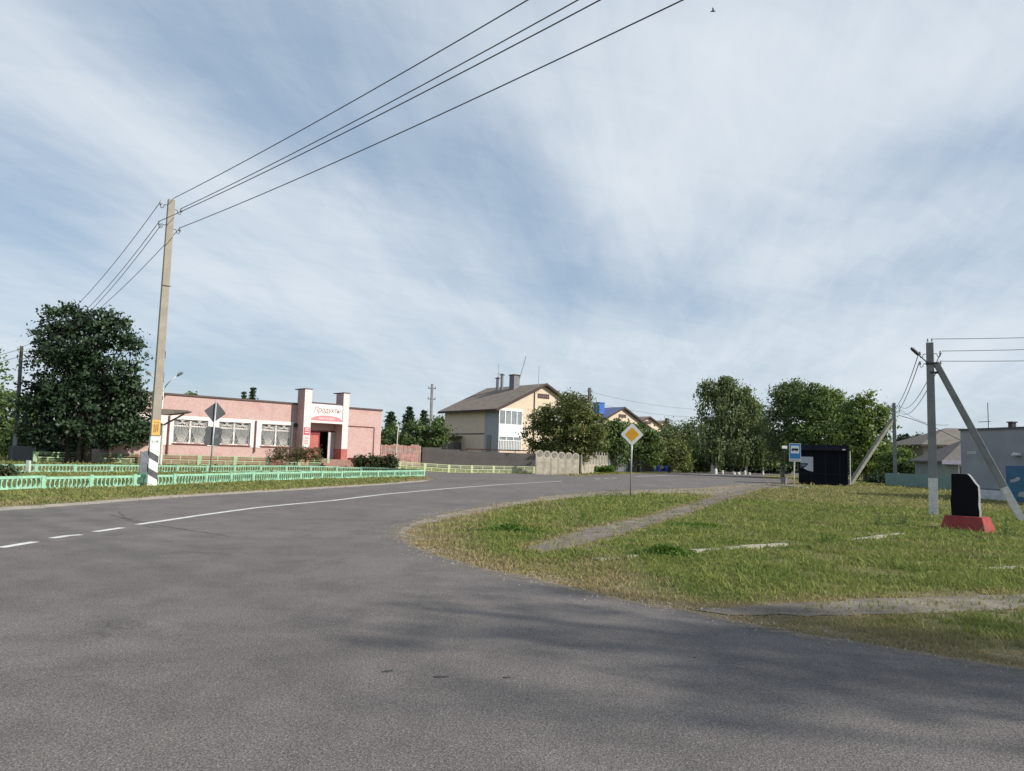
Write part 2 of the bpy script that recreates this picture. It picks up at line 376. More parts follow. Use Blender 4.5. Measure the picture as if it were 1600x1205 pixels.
# asphalt
am = bpy.data.materials.new('asphalt'); am.use_nodes = True; t = NT(am.node_tree); b = t.n['Principled BSDF']
tcn = t.add('ShaderNodeTexCoord'); v = tcn.outputs['Object']
nA = t.noise(v, .18, 5, .6); nB = t.noise(v, 1.3, 6, .7); nC = t.noise(v, 70, 3, .75); vor = t.add('ShaderNodeTexVoronoi', i_Vector=v, i_Scale=85.)
mp = t.add('ShaderNodeMapping', i_0=v); mp.inputs['Scale'].default_value = (1.1, .22, 1); mp.inputs['Rotation'].default_value = (0, 0, .25)
nS = t.noise(mp.outputs[0], 1.0, 5, .6)
col = t.mix(t.remap(nA, .35, .65, 0, 1), C(.154, .139, .131), C(.196, .177, .167))
col = t.mix(t.remap(nB, .35, .68, 0, .75), col, C(.122, .113, .108))
nD = t.noise(v, .55, 4, .6, 1.2); col = t.mix(t.remap(nD, .56, .62, 0, .28), col, C(.090, .086, .084))
col = t.mix(t.remap(nS, .46, .74, 0, .42), col, C(.205, .186, .172))
spk = t.remap(vor.outputs['Distance'], .1, .45, 1.5, .82)
s1 = t.add('ShaderNodeVectorMath', operation='SCALE'); t.put(s1.inputs[0], col); t.put(s1.inputs['Scale'], t.math('MULTIPLY', t.remap(nC, .3, .72, .52, 1.5), spk))
# cracks
wv = t.add('ShaderNodeTexVoronoi', feature='DISTANCE_TO_EDGE'); n5 = t.add('ShaderNodeTexNoise', i_Vector=v, i_Scale=1.5, i_Detail=5.)
va = t.add('ShaderNodeVectorMath', operation='MULTIPLY_ADD'); t.put(va.inputs[0], n5.outputs[1]); va.inputs[1].default_value = (1.2, 1.2, 1.2); t.put(va.inputs[2], v)
t.put(wv.inputs['Vector'], va.outputs[0]); wv.inputs['Scale'].default_value = .28
ck = t.math('MULTIPLY', t.remap(wv.outputs['Distance'], 0.001, .006, 1, 0), t.remap(t.noise(v, .4, 3), .56, .66, 0, .35))
cfin = t.mix(ck, s1.outputs[0], C(.03, .03, .03))
t.put(b.inputs['Base Color'], cfin); b.inputs['Roughness'].default_value = .85; b.inputs['Specular IOR Level'].default_value = .25
bn = t.add('ShaderNodeBump'); bn.inputs['Strength'].default_value = .6; bn.inputs['Distance'].default_value = .006
t.put(bn.inputs['Height'], t.math('SUBTRACT', nC, vor.outputs['Distance'])); t.put(b.inputs['Normal'], bn.outputs[0])
M_asph = am
M_path = mat('worn_path_asphalt', (.15, .13, .108), .95, .22, 2.0, fine=.3, bscale=40, bump=.5, col2=(.21, .18, .14), c2amt=(.45, .68))
M_verge = mat('sandy_gravel_verge', (.235, .20, .16), .95, .2, 1.5, fine=.3, bscale=30, bump=.6, col2=(.15, .135, .095), c2amt=(.45, .65))
rl = road_left
# pale dusty strip along the left road edge
strip = []
off = []
for i, (x, y) in enumerate(rl): strip.append((x, y))
outer = Gs([(0, 793), (100, 787), (200, 779), (300, 772), (400, 766.8), (500, 761.3), (600, 755.5), (668, 750)])
sheet('dusty_verge', ragged([(-15.3, 5)] + outer + [(rl[-1][0]+.6, rl[-1][1]-.5)] + [(x+.5, y) for x, y in rl[::-1]] + [(-14, 5)], .35, .06, 3), .004, M_dust)
sheet('gravel_verge', ragged(VERGE_R, .4, .05, 5), .004, M_verge)
sheet('footpath', ragged(PATH1, .25, .06, 6), .008, M_path)
sheet('footpath', ragged(PATH2, .2, .045, 7), .008, M_path)
sheet('road', ragged(ROAD, .2, .03, 8, 45), .012, M_asph, cut=1.6)
# painted road lines: one continuous piece and the worn dashes, all markings of the road
M_line = mat('road_line_paint', (.62, .62, .60), .8, .12, 5, fine=.15, bscale=60, col2=(.30, .29, .28), c2amt=(.55, .75))
def centre(pts): return [G(x, y)[:2] for x, y in pts]
def line_mb(pts, w):
    mb = MB(); P = [np.array(p) for p in pts]; L = []; R_ = []
    for i, p in enumerate(P):
        d = P[min(i+1, len(P)-1)]-P[max(i-1, 0)]; d /= np.hypot(*d); n = np.array([-d[1], d[0]])*w/2
        L.append(p+n); R_.append(p-n)
    for i in range(len(P)-1): mb.quadf([(*R_[i], .0165), (*R_[i+1], .0165), (*L[i+1], .0165), (*L[i], .0165)])
    return mb
def marks(segs):
    mb = MB()
    for pts, w in segs:
        m = line_mb(centre(pts), w); b0 = len(mb.v); mb.v += m.v; mb.f += [tuple(i+b0 for i in f) for f in m.f]; mb.m += m.m
    return mb
seg = [([(215, 821), (260, 814.5), (310, 806.8), (355, 800.5), (400, 794.5), (460, 788.3), (520, 783), (600, 773), (694, 764.5), (787, 757.3), (877, 752.2)], .15)]
seg += [([(0, 857.5), (28, 853), (55, 848.5)], .15), ([(81, 842.7), (104, 839), (127, 837)], .15), ([(148, 832.5), (170, 829.2), (191, 826)], .15)]
for a_ in (930, 943, 956): seg.append(([(a_, 749-(a_-930)*.055), (a_+8, 748.6-(a_-930)*.055)], .2))
seg.append(([(994, 745.0), (1040, 743.2), (1085, 742.1), (1125, 741.3)], .22))
struct(marks(seg).build('road_marking', M_line))

# ---------------------------------------------------------------- foliage
def leaf_quads(cen, size, rng, aspect=.62, droop=0.0, out=None):
    n = len(cen); a = rng.normal(size=(n, 3)); a[:, 2] -= droop*2.2
    a /= np.linalg.norm(a, axis=1)[:, None]
    b = rng.normal(size=(n, 3))
    if out is not None: # leaf faces look outward and up
        nr = out*.8 + rng.normal(size=(n, 3))*.7 + np.array([0, 0, .5]); b = np.cross(nr, a)
    b -= (b*a).sum(1)[:, None]*a; b /= np.linalg.norm(b, axis=1)[:, None]+1e-9
    s = size*(.6+.8*rng.rand(n))[:, None]
    V = np.stack([cen-a*s*.5, cen+b*s*aspect*.5, cen+a*s*.5, cen-b*s*aspect*.5], 1).reshape(-1, 3)
    return V
def crown_pts(ells, rng, nc, per, rc, hollow=.55):
    """clumps spread over the shell of each ellipsoid, leaves round each clump"""
    sat = []
    for e in ells:
        if e[5] < .9: continue
        for _ in range(5):
            a_ = rng.uniform(-.5, 3.64); b_ = rng.uniform(-1, 1); k = rng.uniform(.22, .42)
            if a_ > .4 and a_ < 2.7 and rng.rand() < .55:
                sat.append((e[0]+math.cos(a_)*e[3]*.9, e[1]+b_*e[4]*.6, e[2]+math.sin(a_)*e[5]*1.02, e[3]*k*.4, e[4]*k*.4, e[5]*k*1.0)); continue
            sat.append((e[0]+math.cos(a_)*e[3]*.93*math.sqrt(1-b_*b_*.6), e[1]+b_*e[4]*.8, e[2]+math.sin(a_)*e[5]*.95, e[3]*k, e[4]*k, e[5]*k*.9))
    ells = list(ells)+sat
    vol = np.array([e[3]*e[4]+e[4]*e[5]+e[3]*e[5] for e in ells]); pr = vol/vol.sum()
    P = []; O = []; T = []; CC = []; ph = rng.rand(3)*6.28; gapf = 2.3/max(.5, rc*1.15)
    for e, p_ in zip(ells, pr):
        n = max(3, int(nc*p_)); d = rng.normal(size=(n, 3)); d /= np.linalg.norm(d, axis=1)[:, None]
        rr = hollow+(1.0-hollow)*rng.rand(n)**.6; rr *= 1+.17*rng.normal(size=n)
        c = np.array(e[:3]); R_ = np.array(e[3:6])
        cc = c+d*R_*rr[:, None]; fq = gapf; kp = (np.sin(cc[:, 0]*fq+ph[0])+np.sin(cc[:, 1]*fq*.9+ph[1])+np.sin(cc[:, 2]*fq*1.2+ph[2])) > -.75; kp |= rng.rand(n) < .12
        if kp.sum() < 3: kp[:] = True
        cc = cc[kp]; d = d[kp]; n = len(cc); CC.append(cc)
        m = rng.poisson(per, n); idx = np.repeat(np.arange(n), m)
        g = rng.normal(size=(len(idx), 3)); r_ = rc*(.45+1.0*rng.rand(n))
        g *= np.array([1, 1, .62])
        P.append(cc[idx]+g*r_[idx][:, None]*.6); O.append(d[idx]+g*.5)
        T.append(np.clip(rng.rand(n)[idx]*.65+rng.rand(len(idx))*.35, 0, 1))
    return np.concatenate(P), np.concatenate(O), np.concatenate(T), np.concatenate(CC)
def tree(name, label, D, base, ells, leafm, nc=160, per=40, leaf=.3, rc=.7, trunk_r=.18, barkm=None, seed=1, group=None, droop=0, zb=None,
         limbs=10, strings=0, depth=1.0, hollow=.55, stems=None, cat='tree', trunkname='trunk', lime=0, zmin=.12):
    rng = np.random.RandomState(seed); bp = at(base[0], base[1], D); z0 = gz(bp[0], bp[1]) if zb is None else zb
    o = np.array([bp[0], bp[1], z0]); E = []
    for (px, py, rx, ry) in ells:
        c = at(px, py, D); k = D/F; E.append((c[0]-o[0], rng.uniform(-.25, .25)*rx*k*depth, c[2]-o[2], rx*k, rx*k*.9*depth, ry*k))
    root = thing(name, label, cat, o, 0, group)
    P, O, T, CC = crown_pts(E, rng, nc, per, rc, hollow)
    if strings:
        sel = CC[rng.rand(len(CC)) < .75]; SP = []
        for c in sel:
            for _ in range(strings):
                L = rng.uniform(.8, 2.6); k = int(L/.16); b_ = c+rng.normal(size=3)*np.array([.5, .5, .2])
                zz_ = np.arange(k)*.16; SP.append(np.stack([b_[0]+rng.normal(0, .05, k)+zz_*rng.uniform(-.12, .12), b_[1]+rng.normal(0, .05, k), b_[2]-zz_], 1))
        SP = np.concatenate(SP); SP = SP[SP[:, 2] > 1.3]; P = np.concatenate([P, SP]); O = np.concatenate([O, rng.normal(size=SP.shape)]); T = np.concatenate([T, .3+.7*rng.rand(len(SP))])
    keep = P[:, 2] > zmin; P, O, T = P[keep], O[keep], T[keep]
    V = leaf_quads(P, leaf, rng, droop=droop, out=O)
    raw_mesh('crown', V, np.arange(len(V)).reshape(-1, 4), leafm, root, tint=np.repeat(T, 4))
    cz = np.mean([e[2] for e in E]); top = max(e[2]+e[5]*.5 for e in E); cx = np.mean([e[0] for e in E])
    mb = MB()
    for (sx, lean) in (stems or [(0, 1)]):
        pts = [(sx, 0, -.1)]; rad = [trunk_r*1.25]
        for k in range(1, 6):
            f = k/5.; pts.append((sx+(cx*lean-sx*0)*f*f+rng.normal(0, .05), rng.normal(0, .06), top*f)); rad.append(trunk_r*(1-.8*f))
        mb.tube(pts, rad, 8)
        for _ in range(limbs):
            f = rng.uniform(.22, .8); i0 = int(f*5); a_ = Vector(pts[i0]).lerp(Vector(pts[min(i0+1, 5)]), f*5-i0)
            c = CC[rng.randint(len(CC))]; m_ = (np.array(a_)+c)/2+np.array([0, 0, .1*abs(c[0]-a_[0])]); 
            mb.tube([a_, tuple(m_), tuple(c)], [trunk_r*.4*(1-.6*f), trunk_r*.22, .015], 5, cap=False)
    mb.build(trunkname, barkm or M_bark, root, smooth=True)
    if lime:
        m2 = MB()
        for (sx, lean) in (stems or [(0, 1)]): m2.tube([(sx, 0, 0), (sx, 0, lime)], [trunk_r*1.32, trunk_r*1.27], 8)
        m2.build('limewash', M_lime, root)
    return root
def spruce(label, D, base, toppy, halfw, seed, group, zb=None):
    rng = np.random.RandomState(seed); bp = at(base[0], base[1], D); z0 = gz(bp[0], bp[1]) if zb is None else zb
    Ht = at(base[0], toppy, D)[2]-z0; hw = halfw*D/F
    root = thing('spruce_tree', label, 'tree', (bp[0], bp[1], z0), 0, group)
    P = []; mb = MB(); mb.tube([(0, 0, -.1), (0, 0, Ht*.5), (0, 0, Ht)], [.16, .1, .02], 7)
    z = .5
    while z < Ht-.1:
        R_ = hw*(1-z/Ht)**.8*rng.uniform(.8, 1.15)+.08; nb = 9
        a0 = rng.rand()*6.28
        for k in range(nb):
            an = a0+k*6.283/nb+rng.normal(0, .15); rr = R_*rng.uniform(.75, 1.2); m = int(14+rr*26)
            f = rng.rand(m)**.8; w = .16+.25*f*(1-f)
            P.append(np.stack([np.cos(an)*rr*f+rng.normal(0, 1, m)*w*.6, np.sin(an)*rr*f+rng.normal(0, 1, m)*w*.6, z+rr*.12-rr*.42*f*f+rng.normal(0, .07, m)], 1))
            mb.tube([(0, 0, z), (math.cos(an)*rr*.9, math.sin(an)*rr*.9, z-rr*.25)], [.03, .008], 4, cap=False)
        z += .38
    P = np.concatenate(P); V = leaf_quads(P, .26, rng, .5, .3)
    raw_mesh('crown', V, np.arange(len(V)).reshape(-1, 4), L_spruce, root, tint=np.repeat(rng.rand(len(P)), 4))
    mb.build('trunk', M_bark, root); return root

# --- trees
tree('maple_tree', 'big dense dark green maple behind the rail fence, left of the pink shop', 49.5, (122, 722),
     [(128, 548, 68, 52), (88, 590, 46, 62), (172, 592, 50, 62), (128, 640, 84, 68), (190, 640, 36, 52), (76, 658, 38, 48), (104, 503, 26, 24), (150, 508, 34, 24), (190, 517, 24, 20), (120, 682, 58, 20), (196, 676, 18, 22), (66, 682, 18, 18)],
     L_maple, zmin=.95, nc=900, per=42, leaf=.24, rc=.55, trunk_r=.2, seed=11, limbs=26, stems=[(0, 1), (.6, .4), (-.7, -.3)], depth=.9)
tree('leafy_tree', 'dark leafy tree at the left edge behind the wooden pole', 78, (8, 722), [(4, 655, 34, 38), (26, 690, 26, 30), (-20, 690, 40, 40)], L_green, nc=240, per=34, leaf=.36, rc=.9, seed=12)
tree('leafy_tree', 'tall tree whose top twigs just enter the frame at the left edge above the wires', 85, (-28, 722), [(-38, 600, 42, 48), (-45, 660, 50, 60)], L_green, nc=240, per=30, leaf=.36, rc=.9, seed=13)
tree('leafy_tree', 'low dark tree behind the dark sheet fence between wooden pole and maple', 62, (48, 722), [(50, 680, 22, 38), (36, 700, 22, 22)], L_green, nc=160, per=34, leaf=.3, rc=.7, seed=14)
spruce('spruce whose dark top shows above the flat shop roof', 92, (389, 716), 603, 12, 15, 'evergreens behind the shop')
spruce('smaller spruce tip just left of the taller one above the shop roof', 94, (375, 716), 612, 8, 16, 'evergreens behind the shop')
tree('leafy_tree', 'bare treetop twigs showing above the shop roof right of the street lamp', 90, (298, 714), [(297, 622, 14, 9)], L_green, nc=26, per=12, leaf=.3, rc=.4, seed=17, limbs=12)
spruce('dark spruce closest to the right corner of the pink shop', 88, (608, 720), 642, 27, 18, 'evergreens behind the red board fence')
spruce('tallest dark spruce behind the red board fence', 90, (637, 720), 635, 29, 19, 'evergreens behind the red board fence')
spruce('dark spruce just left of the slim pole behind the grey fence', 90, (660, 722), 641, 26, 20, 'evergreens behind the red board fence')
tree('leafy_tree', 'green tree behind the red board fence under the spruces', 84, (640, 720), [(618, 692, 24, 22), (648, 692, 26, 24), (632, 702, 34, 18), (680, 688, 18, 24)], L_green, nc=260, per=34, leaf=.3, rc=.7, seed=21)
tree('leafy_tree', 'yellow green tree between the slim pole and the cream two storey house', 104, (694, 722), [(694, 672, 18, 22), (684, 695, 20, 24), (712, 690, 24, 30)], L_light, nc=240, per=34, leaf=.34, rc=.8, seed=22)
tree('fruit_tree', 'broad round olive green tree in front of the house gable and concrete fence', 80, (907, 739), [(884, 664, 50, 36), (850, 684, 28, 30), (908, 688, 32, 32), (864, 658, 26, 22), (894, 640, 26, 20), (880, 695, 40, 26)],
     L_fruit, nc=620, per=40, leaf=.27, rc=.62, seed=23, limbs=18, trunk_r=.16)
tree('leafy_tree', 'dark tree right of the round olive tree, under the blue roof', 100, (952, 738), [(950, 682, 24, 30), (966, 700, 26, 26), (940, 700, 22, 24)], L_green, nc=280, per=36, leaf=.34, rc=.8, seed=24)
tree('leafy_tree', 'dark tree behind the yellow diamond road sign', 104, (998, 738), [(995, 690, 24, 28), (1014, 706, 22, 24), (978, 700, 20, 24)], L_green, nc=280, per=36, leaf=.34, rc=.8, seed=25)
tree('fruit_tree', 'low brownish olive tree beside the blue container', 108, (1046, 738), [(1042, 700, 26, 22), (1058, 716, 22, 18), (1030, 712, 18, 16)], L_fruit, nc=260, per=36, leaf=.32, rc=.7, seed=26)
tree('leafy_tree', 'grey green tree between the far gables and the large birch', 140, (1066, 737), [(1064, 680, 26, 20), (1084, 690, 22, 26), (1050, 690, 16, 16)], L_birch, nc=260, per=30, leaf=.42, rc=1.0, seed=27)
tree('leafy_tree', 'dense dark bush like tree at the foot of the large birch', 118, (1085, 739), [(1085, 712, 22, 26), (1068, 718, 16, 20), (1104, 710, 20, 26)], L_green, nc=260, per=34, leaf=.36, rc=.8, seed=28)
tree('birch_tree', 'tallest weeping birch beside the far end of the road', 113, (1113, 740), [(1132, 608, 13, 17), (1106, 612, 9, 11), (1118, 640, 24, 34), (1140, 648, 25, 48), (1160, 624, 13, 14), (1168, 662, 15, 36), (1116, 692, 27, 30), (1146, 694, 32, 34)],
     L_birch, nc=560, per=30, leaf=.34, rc=.8, trunk_r=.17, barkm=M_birch, seed=131, droop=.8, strings=3, stems=[(0, 1), (.6, .8)], lime=1.2)
tree('birch_tree', 'slimmer weeping birch just right of the tallest one', 122, (1166, 740), [(1170, 650, 17, 28), (1172, 680, 20, 34), (1164, 700, 20, 28), (1182, 700, 16, 26)], L_birch, nc=300, per=28, leaf=.36, rc=.8, trunk_r=.15, barkm=M_birch, seed=30, droop=.8, strings=3, lime=1.2)
tree('birch_tree', 'birch in the row left of the bus stop sign', 112, (1192, 740), [(1195, 688, 16, 26), (1200, 708, 16, 22), (1186, 712, 14, 18)], L_birch, nc=240, per=28, leaf=.34, rc=.7, trunk_r=.13, barkm=M_birch, seed=31, droop=.8, strings=3, lime=1.2)
tree('leafy_tree', 'grey green tree with uneven top directly behind the bus stop sign', 92, (1222, 744), [(1228, 632, 20, 26), (1240, 650, 30, 36), (1218, 670, 22, 34), (1232, 706, 30, 30), (1242, 614, 22, 14)], L_birch, nc=420, per=32, leaf=.3, rc=.75, seed=32, limbs=16, barkm=M_birch)
tree('leafy_tree', 'full mid green tree behind the left half of the black kiosk', 88, (1268, 745), [(1268, 632, 26, 28), (1264, 660, 34, 40), (1284, 690, 34, 34), (1262, 704, 34, 30)], L_green, nc=460, per=34, leaf=.3, rc=.75, seed=33, limbs=16)
tree('leafy_tree', 'yellow green tree with a long bare twig over the right half of the kiosk', 90, (1300, 745), [(1294, 632, 18, 24), (1304, 654, 26, 34), (1310, 690, 26, 34), (1300, 640, 22, 22)], L_light, nc=380, per=32, leaf=.3, rc=.7, seed=34, limbs=16)
tree('maple_tree', 'bright green loose maple between kiosk and strutted pole', 82, (1352, 752), [(1350, 640, 16, 24), (1358, 664, 24, 30), (1338, 684, 24, 34), (1366, 704, 26, 36), (1342, 722, 30, 24), (1376, 660, 14, 20), (1330, 650, 10, 20)], L_light, nc=520, per=34, leaf=.3, rc=.62, seed=35, limbs=22)
tree('leafy_bush', 'light green bush right of the strutted pole above the teal fence', 78, (1404, 752), [(1404, 722, 18, 20), (1390, 730, 16, 18)], L_light, nc=170, per=32, leaf=.24, rc=.5, seed=36, cat='bush', trunkname='stem', trunk_r=.07)
tree('leafy_bush', 'dark green bush behind the teal fence left of the near grey pole', 76, (1440, 754), [(1440, 732, 22, 14), (1424, 728, 14, 14), (1456, 732, 14, 14)], L_green, nc=220, per=32, leaf=.24, rc=.5, seed=37, cat='bush', trunkname='stem', trunk_r=.07)
tree('leafy_bush', 'pale bush right of the near grey pole in front of the hip roofed house', 72, (1474, 757), [(1473, 736, 11, 13)], L_birch, nc=90, per=30, leaf=.22, rc=.4, seed=38, cat='bush', trunkname='stem', trunk_r=.06)
tree('trimmed_bush', 'low dark bush at the left end of the teal fence', 74, (1372, 757), [(1374, 749, 14, 8)], L_spruce, nc=110, per=40, leaf=.2, rc=.35, seed=39, cat='bush', trunkname='stem', trunk_r=.05)
tree('leafy_tree', 'far round dark tree left of its twin behind the bushes on the right', 150, (1417, 735), [(1417, 694, 11, 13), (1417, 710, 12, 14)], L_spruce, nc=140, per=34, leaf=.42, rc=.8, seed=40, group='pair of far round trees')
tree('leafy_tree', 'far round dark tree nearest the dark gabled roof', 152, (1434, 735), [(1433, 693, 9, 11), (1433, 710, 11, 14)], L_green, nc=120, per=34, leaf=.42, rc=.8, seed=41, group='pair of far round trees')
# hedges and weeds by the shop
def bush(name, label, D, px0, px1, ytop, ybase, leafm, seed, n=240, leaf=.16, cat='hedge', group=None):
    w = (px1-px0)/2; cy = (ytop+ybase)/2; k = max(2, int((px1-px0)/14)); E = []
    for i in range(k): E.append((px0+(i+.5)*(px1-px0)/k, cy+random.uniform(-1, 1), (px1-px0)/k*.75, (ybase-ytop)/2*random.uniform(.9, 1.1)))
    zb = gz(*at((px0+px1)/2, ybase, D)[:2])
    return tree(name, label, D, ((px0+px1)/2, ybase), E, leafm, nc=n, per=26, leaf=leaf, rc=.28, seed=seed, cat=cat, trunkname='stem', trunk_r=.04, limbs=14, depth=.8, zb=zb, hollow=.3, group=group)
bush('tall_weeds', 'brownish tall weeds under the rightmost shop window left of the entrance', 57.5, 424, 500, 698, 722, L_dry, 50, 170, .12, 'weeds')
bush('clipped_hedge', 'dark clipped hedge with reddish shoots right of the shop steps', 60.5, 558, 617, 713, 735, L_hedge, 51, 420, .14)
bush('weed_clump', 'weeds along the foot of the concrete panel fence right of the round tree', 88, 910, 958, 727, 741, L_weed, 52, 220, .2, 'weeds')
bush('leafy_bush', 'small light bush at the end of the row of bushes left of the large birch', 108, 1064, 1080, 722, 740, L_light, 53, 120, .22, 'bush')
bush('leafy_bush', 'small dark shrub inside the green fenced plot at the left edge', 34, -12, 18, 731, 745, L_hedge, 54, 90, .12, 'bush')
bush('leafy_bush', 'added dark leaf mass standing in for the shade beneath the two tall birches', 135, 1075, 1165, 714, 741, L_spruce, 56, 520, .4, 'bush')  # dark leaves added to darken the gap under the birches like shade
bush('leafy_bush', 'added dark leaf mass standing in for the shade behind the birch row left of the bus stop sign', 128, 1160, 1250, 716, 742, L_spruce, 57, 520, .4, 'bush')  # more added dark leaves, in place of shade behind the birch row
bush('leafy_bush', 'added dark leaf mass standing in for the shaded interior under the big maple crown', 54.5, 70, 215, 690, 724, L_maple, 55, 520, .2, 'bush')  # added leaves close the see-through gap, imitating the crown's dark inside
# far wood closing the horizon
rng = np.random.RandomState(77); P = []
for a_ in np.arange(-62, 62, .55):
    D = 215+30*math.sin(a_*.21)+rng.uniform(-8, 8); an = math.radians(a_); c = np.array([math.sin(an)*D, math.cos(an)*D, 0]); h_ = 6.0+2.5*math.sin(a_*.37+1)+rng.uniform(-1.2, 1.6)
    m = 170; g = rng.normal(size=(m, 3)); g /= np.linalg.norm(g, axis=1)[:, None]; g *= (rng.rand(m)**.4)[:, None]
    P.append(c+g*np.array([2.6, 2.2, h_/2])+np.array([0, 0, h_/2]))
P = np.concatenate(P); V = leaf_quads(P, 1.0, rng)
tag(raw_mesh('distant_wood', V, np.arange(len(V)).reshape(-1, 4), L_green, tint=np.repeat(rng.rand(len(P))*.7, 4)), 'far line of trees closing the horizon behind the village', 'wood', kind='stuff')
# trees standing right of and behind the photographer; their shade falls on the junction
def side_tree(label, x, y, ells, seed, nc):
    rng = np.random.RandomState(seed); root = thing('roadside_tree', label, 'tree', (x, y, 0), 0, 'roadside trees outside the frame')
    P, O, T, CC = crown_pts(ells, rng, nc, 30, .5, .25)
    V = leaf_quads(P, .17, rng, out=O); raw_mesh('crown', V, np.arange(len(V)).reshape(-1, 4), L_green, root, tint=np.repeat(T, 4))
    mb = MB(); mb.tube([(0, 0, -.1), (.1, 0, 3), (0, .1, 8)], [.2, .15, .05], 8)
    for _ in range(10):
        c = CC[rng.randint(len(CC))]; mb.tube([(0, 0, rng.uniform(2, 5)), tuple(c)], [.07, .02], 5, cap=False)
    mb.build('trunk', M_bark, root)
SIDE = 1
def boughs(seed, n, hz, zr, yr):
    rn = random.Random(seed); return [(rn.uniform(-1.2, 1.2), rn.uniform(-yr, yr), hz+rn.uniform(-zr, zr), rn.uniform(.9, 1.7), rn.uniform(.16, .32), rn.uniform(.14, .28)) for _ in range(n)]
side_tree('tall roadside tree right of the junction', 10.4, 3.3, boughs(1, 9, 6.0, 1.1, 1.3), 61, 48)
side_tree('second roadside tree behind the tall one', 13.6, 2.5, boughs(2, 9, 7.8, 1.2, 1.5), 62, 46)
side_tree('third roadside tree farthest from the junction', 15.0, 1.0, boughs(3, 8, 8.6, 1.2, 1.6), 63, 42)

# ---------------------------------------------------------------- grass
def run_pts(P, step):
    seg_ = [np.hypot(*(P[i+1]-P[i])) for i in range(len(P)-1)]; L = sum(seg_); n = int(L/step); out_ = []
    for k in range(n+1):
        s_ = L*k/n; i = 0
        while i < len(seg_)-1 and s_ > seg_[i]: s_ -= seg_[i]; i += 1
        out_.append(P[i]+(P[i+1]-P[i])*s_/seg_[i])
    return out_
def grass(N, seed):
    rng = np.random.RandomState(seed)
    # density falls with distance
    r = np.exp(rng.uniform(np.log(4.6), np.log(95), N)); an = np.radians(rng.uniform(-46, 44, N))
    P = np.stack([r*np.sin(an), r*np.cos(an)], 1)
    ok = ~inpoly(P, ROAD); P = P[ok]
    for pl, keep in ((PATH1, .13), (PATH2, .12), (VERGE_R, .14)):
        ins = inpoly(P, pl); ok = ~ins | (rng.rand(len(P)) < keep); P = P[ok]
    ok = ~inpoly(P, SHOPF); P = P[ok]
    ds = edist(P, ROAD); dp = np.minimum(edist(P, PATH1), edist(P, PATH2))
    left = (P[:, 0] < -3)
    near_l = left & (edist(P, road_left+[(p[0]-.01, p[1]) for p in road_left[::-1]]) < .75)
    ok = ~(near_l & (rng.rand(len(P)) < .93)); P, ds, dp, left = P[ok], ds[ok], dp[ok], left[ok]
    def vn(x, y, s, o_):   # cheap smooth noise
        return .5+.25*(np.sin(x*s+o_)+np.sin(y*s*1.13+o_*2.1)*np.cos(x*s*.7-o_)) + .2*np.sin((x+y)*s*1.9+o_*.7)*np.sin((x-y)*s*2.3)
    n1 = vn(P[:, 0], P[:, 1], .9, 1.3); n2 = vn(P[:, 0], P[:, 1], 2.7, 4.1)
    dry = np.clip(1.15-ds/(.8+1.3*n2), 0, 1)*.95 + np.clip(.7-dp/.5, 0, .6)
    far = np.hypot(P[:, 0]-24, P[:, 1]-52) < 24
    dry = np.clip(dry+np.where(n1*n2 > .52, .35, 0)+rng.normal(0, .14, len(P))+np.where(far, .42, 0)+np.where(left, .2, 0), 0, 1)
    bare = (vn(P[:, 0], P[:, 1]*1.6, 1.9, 7.7)*vn(P[:, 0], P[:, 1], 5.1, 2.2) < .13)&(rng.rand(len(P)) < .8); P, dry, left, n1, n2 = P[~bare], dry[~bare], left[~bare], n1[~bare], n2[~bare]
    d = np.hypot(P[:, 0], P[:, 1])
    hgt = (.026+.074*np.clip(n1*.5+n2*.6, 0, 1.2)**1.4)*(1-.62*np.clip(dry, 0, 1))*(.6+.8*rng.rand(len(P)))
    hgt *= np.where(rng.rand(len(P)) < .035, 2.3, 1.0)
    hgt = hgt*np.clip(1+(d-20)/60, 1, 1.7)
    wid = np.maximum(.007, d*.00125)*(.7+.8*rng.rand(len(P)))
    a_ = rng.rand(len(P))*2*np.pi; ca, sa = np.cos(a_), np.sin(a_); ln = rng.normal(0, .75, (len(P), 2))*hgt[:, None]
    z = hh(P[:, 0], P[:, 1])
    b1 = np.stack([P[:, 0]-ca*wid/2, P[:, 1]-sa*wid/2, z-.01], 1); b2 = np.stack([P[:, 0]+ca*wid/2, P[:, 1]+sa*wid/2, z-.01], 1)
    m1 = np.stack([P[:, 0]+ca*wid*.4+ln[:, 0]*.35, P[:, 1]+sa*wid*.4+ln[:, 1]*.35, z+hgt*.6], 1); m0 = m1-np.stack([ca*wid*.8, sa*wid*.8, 0*z], 1)
    tp = np.stack([P[:, 0]+ln[:, 0], P[:, 1]+ln[:, 1], z+hgt], 1)
    V = np.stack([b1, b2, m1, m0, tp], 1).reshape(-1, 3); n = len(P); i0 = np.arange(n)*5
    Fc = np.concatenate([np.stack([i0, i0+1, i0+2], 1), np.stack([i0, i0+2, i0+3], 1), np.stack([i0+3, i0+2, i0+4], 1)])
    return V, Fc, np.repeat(dry, 5), n
SHOPF = [(-27.9, 50.2), (-11.0, 67.0), (-20, 76), (-37, 59)]
gmat = bpy.data.materials.new('grass_blade'); gmat.use_nodes = True; t = NT(gmat.node_tree); b = t.n['Principled BSDF']; o_ = t.n['Material Output']
a = t.add('ShaderNodeAttribute', attribute_name='tint'); tcn = t.add('ShaderNodeTexCoord'); nn_ = t.noise(tcn.outputs['Object'], .8, 3); n2_ = t.noise(tcn.outputs['Object'], 90, 2)
g1 = t.mix(t.remap(nn_, .38, .62, 0, 1), C(.10, .18, .03), C(.215, .255, .065))
g1 = t.mix(t.remap(n2_, .35, .65, 0, .7), g1, C(.28, .29, .10))
g1 = t.mix(a.outputs['Fac'], g1, C(.38, .30, .17))
